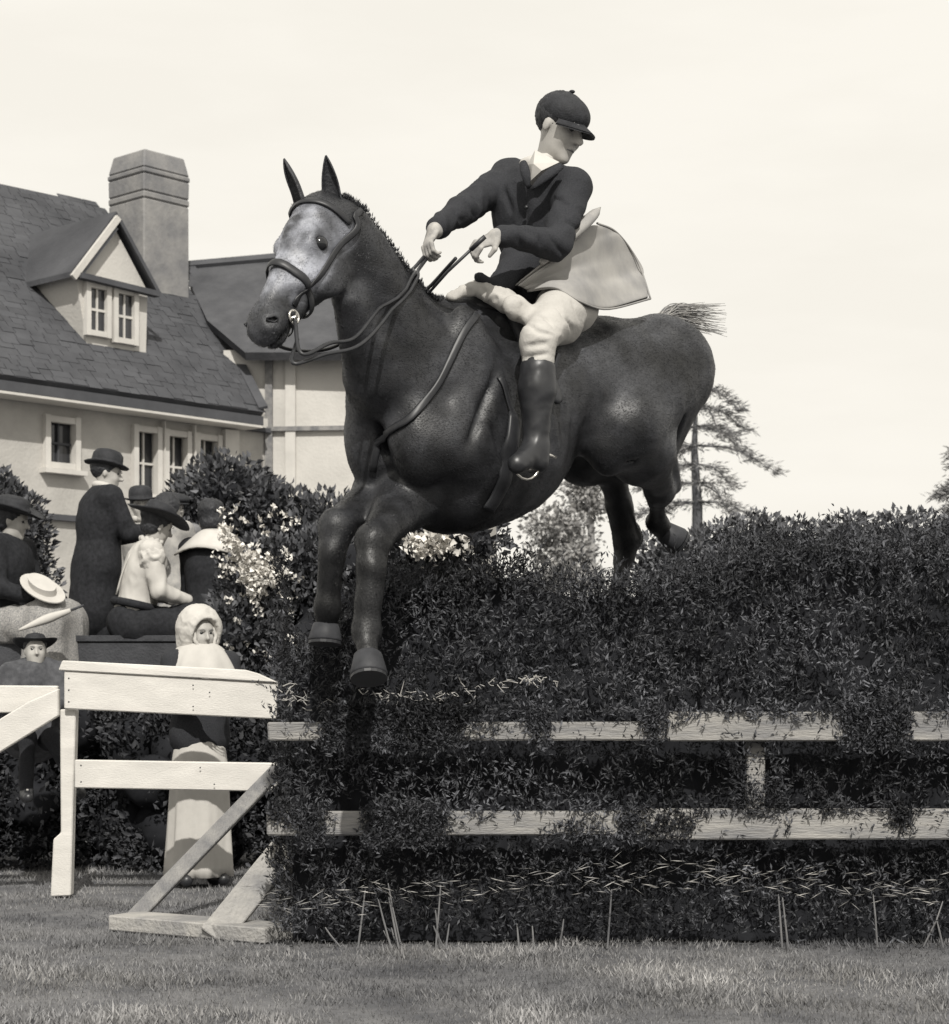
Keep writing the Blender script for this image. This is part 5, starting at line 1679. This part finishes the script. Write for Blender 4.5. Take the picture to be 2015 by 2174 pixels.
# ------------------------------------------------------------------ rider
M_DLIP = mat('lips', .12, .6)
def rider():
    base = P(1165, 960, 7.35)
    R0 = rotz(yaw)
    t = thing('person', 'rider in dark coat, peaked cap, white breeches and black boots leaning back', 'person', base, R0, group=None)
    A = np.array(R0.to_4x4())[:3, :3]
    def Q(u, v, Y): return (P(u, v, Y) - base) @ A
    def Dv(x, y, z): return V(x, y, z) @ A
    J = dict(pel=Q(1165, 612, 7.36), che=Q(1140, 452, 7.33), nk=Q(1146, 352, 7.31), tf=V(1, 0, 0) + Dv(.35, -.2, 0),
             hd=Q(1190, 272, 7.26), hup=unit(Dv(.40, -.22, .92)), hf=Dv(.62, -.50, -.62),
             sh=[Q(1216, 400, 7.20), Q(1078, 378, 7.42)], el=[Q(1182, 520, 7.02), Q(985, 445, 7.17)], wr=[Q(1058, 500, 6.86), Q(925, 486, 6.98)],
             hp=[Q(1200, 640, 7.25), Q(1130, 640, 7.46)], kn=[Q(1143, 722, 6.83), L2Q(t, (.35, -.36, .14), Q)], an=[Q(1138, 948, 6.84), L2Q(t, (.16, -.36, -.22), Q)], toe=[Q(1098, 985, 6.74), L2Q(t, (.30, -.38, -.26), Q)])
    J['hdir'] = [Dv(-.11, -.02, -.055), Dv(-.04, -.05, -.09)]
    J['palm'] = [Dv(.1, .7, -.7), Dv(.7, .5, -.2)]
    M = dict(skin=M_SKIN, coat=M_TWEED, legs=M_BREECH)
    T, RH, R = figure(t, J, M, 1.0, vox=.0075, hands=False, legs=None, shoes=False, jwr=.010, jk=1.0, hairstyle='short', sleeve=.97, Q=Q, creases=[(1000, 415, 1035, 460), (985, 425, 1008, 462), (965, 440, 985, 475), (1070, 400, 1085, 450), (1078, 470, 1130, 500), (1080, 560, 1150, 580), (1070, 590, 1130, 605), (1090, 530, 1150, 545), (1200, 470, 1235, 500), (1165, 505, 1200, 545), (1140, 500, 1155, 548), (1100, 505, 1112, 540), (1175, 420, 1215, 440), (1120, 420, 1112, 520)])
    # gloves, fingers closed on the reins
    for i in (0, 1):
        g = hand_prims(J['wr'][i], J['hdir'][i], J['palm'][i], 1 if i == 0 else -1, 1.5, .96)
        g.append(C(J['wr'][i] - unit(J['wr'][i] - J['el'][i]) * (.10 if i == 0 else .035), J['wr'][i] + unit(J['hdir'][i]) * .01, .034, .030, .01))
        body('glove', g, .0042, .008, M_GLOVE, t)
    # breeches: full above the knee, close below it
    for i in (0, 1):
        h, k_, a_ = J['hp'][i], J['kn'][i], J['an'][i]
        q = [E(h + V(-.02, 0, 0), V(.14, .10, .12), None, .05), C(h, k_, .102, .061, .04), C(k_, k_ + (a_ - k_) * .36, .060, .054, .03)]
        if i == 0:
            q += [E((h * .65 + k_ * .35) + V(0, .02, -.02), V(.11, .05, .09), None, .05), E(Q(1096, 655, 6.95), V(.065, .035, .05), None, .05)]
        if i == 0:
            q = add_creases(q, .03, [(1085, 625, 1160, 650), (1095, 610, 1175, 615), (1110, 650, 1175, 690), (1100, 680, 1140, 700), (1180, 650, 1215, 700), (1215, 640, 1230, 680), (1120, 735, 1165, 728), (1115, 760, 1160, 752), (1130, 700, 1175, 712)], Q, .0075, .0055)
        body('breeches', q, .0068, .03, M_BREECH, t, wrinkle=.0035, wsc=6, wdir=(1, 1, 2.2))
        q = [C(k_ + (a_ - k_) * .28, k_ + (a_ - k_) * .45, .064, .066, .01), C(k_ + (a_ - k_) * .45, a_, .066, .043, .02), C(a_, a_ - V(0, 0, .05), .046, .042, .02),
             C(a_ - V(0, 0, .05), J['toe'][i], .038, .028, .03), C(a_, J['toe'][i], .042, .031, .02)]
        bt = body('boot', q, .008, .02, M_BOOT, t, wrinkle=.002, wsc=14)
    # cap with peak
    c = [E(T(-.010, 0, .054), V(.111, .091, .076), RH, .02), SUB(T(.03, 0, -.080), V(.19, .15, .105), RH, .012)]
    cp = body('riding_cap', c, .006, .01, M_FELT, t)
    vs, fs = [], []
    n1, n2 = 4, 17
    for lay in (0, 1):
        for i in range(n1):
            for k_ in range(n2):
                a = math.radians(-62 + 124 * k_ / (n2 - 1))
                r = .092 + .052 * i / (n1 - 1) * math.cos(a * 1.15)
                vs.append(T(r * math.cos(a) * 1.12 - .012, r * math.sin(a) * .98, .044 - .020 * (i / (n1 - 1)) - .022 * abs(math.sin(a)) - .006 * lay))
    for lay in (0, 1):
        o_ = lay * n1 * n2
        for i in range(n1 - 1):
            for k_ in range(n2 - 1):
                f = (o_ + i * n2 + k_, o_ + i * n2 + k_ + 1, o_ + (i + 1) * n2 + k_ + 1, o_ + (i + 1) * n2 + k_)
                fs.append(f if lay else f[::-1])
    for k_ in range(n2 - 1):
        a, b = (n1 - 1) * n2 + k_, n1 * n2 + (n1 - 1) * n2 + k_
        fs.append((a, a + 1, b + 1, b))
    mk('peak', vs, fs, M_FELT, cp, smooth=True, world=False)
    v, f = ico(T(-.016, 0, .139), (.012, .012, .007), 0, 2)
    mk('button', v, f, M_FELT, cp, smooth=True, world=False)
    mk('mouth', *tube_vf([T(.086, -.024, -.0655), T(.0975, 0, -.0625), T(.086, .024, -.0655)], [.0015, .0028, .0015], 6), M_DLIP, t, smooth=True, world=False)
    # white stock: band round the throat and a wedge of shirt in the opening
    mk('stock', *tube_vf([J['nk'] + (R[0] * math.cos(a) * .063 + R[1] * math.sin(a) * .063) + unit(J['hup']) * .012 for a in np.linspace(0, 2 * math.pi, 19)], .026, 8), M_LINEN, t, smooth=True, world=False)
    w = [Q(1136, 318, 7.16), Q(1188, 344, 7.12), Q(1150, 362, 7.10), Q(1124, 386, 7.14), Q(1120, 350, 7.18)]
    cen = sum(w) / 5 + Dv(-.02, -.03, 0)
    back_ = Dv(.02, .10, 0)
    vs = w + [cen] + [p + back_ for p in w]
    fs = [(i, (i + 1) % 5, 5) for i in range(5)] + [(i, i + 6, (i + 1) % 5 + 6, (i + 1) % 5) for i in range(5)]
    mk('shirt_front', vs, fs, M_LINEN, t, world=False)
    for a, b in (((1110, 345, 7.16), (1122, 400, 7.13)), ((1192, 352, 7.10), (1128, 402, 7.10))):
        a, b = Q(*a), Q(*b)
        mk('lapel', *tube_vf(smooth_path([a, (a + b) / 2 + Dv(0, -.02, 0), b], 8), [.014, .017, .019, .019, .018, .016, .012, .006], 8, (unit(Dv(-.3, -1, .1)), .45)), M_TWEED, t, smooth=True, world=False)
    for u_, v_ in ((1118, 440), (1110, 490), (1098, 540)):
        v, f = ico(Q(u_, v_, 7.175), (.008, .008, .008), 0, 2)
        mk('button', v, f, M_BOOT, t, smooth=True, world=False)
    # front skirt of the coat over the lap
    fr = [C(Q(1110, 560, 7.2), Q(1052, 612, 7.05), .075, .035, .04), C(Q(1052, 612, 7.05), Q(1015, 588, 7.0), .03, .016, .03), C(Q(1110, 560, 7.25), Q(1130, 610, 7.2), .09, .07, .04),
          C(Q(1150, 560, 7.3), Q(1180, 610, 7.35), .10, .10, .04)]
    body('coat_skirt', fr, .009, .03, M_TWEED, t, wrinkle=.006, wsc=8)
    # flying coat tail, pale lining towards the camera
    rail_a = smooth_path([Q(1092, 612, 7.10), Q(1130, 570, 7.08), Q(1190, 512, 7.12), Q(1240, 468, 7.2), Q(1276, 438, 7.3)], 26)
    rail_b = smooth_path([Q(1200, 606, 7.10), Q(1262, 655, 7.2), Q(1320, 652, 7.42), Q(1382, 634, 7.62), Q(1378, 598, 7.66)], 26)
    rail_c = smooth_path([Q(1200, 606, 7.10), Q(1262, 655, 7.2), Q(1322, 652, 7.42), Q(1381, 634, 7.62)], 26)
    outer = smooth_path([Q(1381, 634, 7.62), Q(1362, 575, 7.66), Q(1338, 528, 7.62), Q(1305, 490, 7.5), Q(1268, 474, 7.32)], 26)
    inner = smooth_path([Q(1120, 618, 7.08), Q(1112, 612, 7.07), Q(1102, 608, 7.07), Q(1092, 606, 7.08)], 26)
    n1, n2 = 26, 26
    vs = []
    top_ = smooth_path([Q(1092, 606, 7.08), Q(1140, 566, 7.06), Q(1200, 512, 7.1), Q(1246, 476, 7.2), Q(1268, 474, 7.32)], n2)
    bot_ = smooth_path([Q(1120, 618, 7.08), Q(1180, 612, 7.04), Q(1232, 640, 7.08), Q(1290, 656, 7.3), Q(1381, 634, 7.62)], n2)
    for i in range(n1):
        s = i / (n1 - 1)
        for j in range(n2):
            q = j / (n2 - 1)
            # Coons patch: s runs from the upper edge (0) to the lower (1), q outwards
            e0_ = top_[j] * (1 - s) + bot_[j] * s
            in_, ou_ = inner[n1 - 1 - i], outer[n1 - 1 - i]
            e1_ = in_ * (1 - q) + ou_ * q
            bl = (top_[0] * (1 - s) * (1 - q) + top_[-1] * (1 - s) * q + bot_[0] * s * (1 - q) + bot_[-1] * s * q)
            p = e0_ + e1_ - bl
            fold = .030 * math.sin(s * 11 + q * 1.5 + .8 * math.sin(q * 4)) * q ** .7 + .012 * math.sin(s * 27 + q * 2) * q + .045 * math.sin(math.pi * s) * q + .02 * mnoise.noise(Vector((s * 4, q * 3, 0)))
            p = p + Dv(.35, 1, 0) * fold
            vs.append(p)
    fs = [(i * n2 + j, i * n2 + j + 1, (i + 1) * n2 + j + 1, (i + 1) * n2 + j) for i in range(n1 - 1) for j in range(n2 - 1)]
    lin = mk('coat_tail', vs, fs, M_LINING, t, smooth=True, world=False)
    md = lin.modifiers.new('thick', 'SOLIDIFY'); md.thickness = .007; md.offset = 0
    ss = lin.modifiers.new('sub', 'SUBSURF'); ss.levels = 1; ss.render_levels = 1
    # outer tweed layer behind the lining
    vs2 = [p + Dv(-.004, .012, 0) for p in vs]
    o2 = mk('coat_tail_outside', vs2, fs, M_TWEED, lin, smooth=True, world=False)
    md = o2.modifiers.new('thick', 'SOLIDIFY'); md.thickness = .006; md.offset = 0
    # hems: dark piping along the free edges, and the point of the turned-back corner
    for ed in (bot_, outer):
        mk('hem', *tube_vf(ed, .0045, 6), M_LINING, lin, smooth=True, world=False)
    tip = smooth_path([Q(1150, 558, 7.02), Q(1200, 508, 7.07), Q(1248, 468, 7.17), Q(1275, 440, 7.28)], 14)
    mk('turned_corner', *tube_vf(tip, [.012, .018, .022, .024, .026, .026, .026, .026, .025, .024, .022, .018, .010, .002], 8, (unit(Dv(-.2, -1, 0)), .3)), M_LINING, lin, smooth=True, world=False)
    # stirrup iron and leather
    a = J['an'][0]
    mk('spur', *tube_vf([a + V(-.03, .035, -.03), a + V(-.075, .03, -.035)], .006, 6), M_STEEL, t, smooth=True, world=False)
    return t, J, Q
def L2Q(t, local, Q):
    """a horse-frame point in the rider's frame"""
    w = LW(local)
    return np.array(TF[t.name])[:3, :3] @ w + np.array(TF[t.name])[:3, 3]
rt, RJ, RQ = rider()

# stirrup, leathers and reins
def tack2():
    a = P(1118, 985, 6.80)
    pts = [a + V(.045 * math.sin(x), .02 * math.sin(x), .055 * math.cos(x)) for x in np.linspace(0, 2 * math.pi, 17)]
    tube('stirrup', pts, .006, M_STEEL, horse, 6)
    tube('stirrup_leather', [P(1185, 750, 6.93), P(1150, 860, 6.93), P(1122, 940, 6.86)], .012, M_TACK, horse, 6, (V(0, 1, 0), .3))
    for (bit, hand, via) in (
            ((.49, -.055, .066), (900, 545, 6.95), [(640, 752, 6.06), (700, 728, 6.16), (752, 718, 6.26), (800, 660, 6.45), (850, 604, 6.75)]),
            ((.54, -.10, .066), (905, 550, 6.95), [(622, 772, 6.06), (690, 752, 6.14), (760, 735, 6.24), (815, 680, 6.42), (860, 612, 6.72)]),
            ((.49, -.055, -.066), (968, 548, 6.82), [(600, 738, 6.4), (700, 740, 6.75), (800, 680, 7.0), (880, 640, 7.02)])):
        b = LW(HH(*bit))
        pts = [b] + [P(*q) for q in via] + [P(*hand)]
        pth = smooth_path(pts, 44)
        for i_ in range(6, 42):
            p = (pth[i_] - HO) @ HI
            for _ in range(5):
                f = field_cached(p)
                if f < .012: p = p + grad(p) * (.013 - f)
            pth[i_] = LW(p)
        pth[6:-1] = (pth[5:-2] + pth[6:-1] + pth[7:]) / 3
        tube('rein', pth, .0068, M_TACK, horse, 6, (V(0, 1, 0), .4))
    w = thing('riding_whip', 'thin dark riding whip held along the rein by the rider', 'whip', P(960, 560, 6.8))
    tube('shaft', [P(1000, 530, 6.76), P(950, 577, 6.80), P(893, 642, 6.86)], [.006, .006, .005], M_TACK, w, 8)
    tube('handle', [P(1030, 502, 6.745), P(1000, 530, 6.76)], .009, M_TACK, w, 8)
tack2()
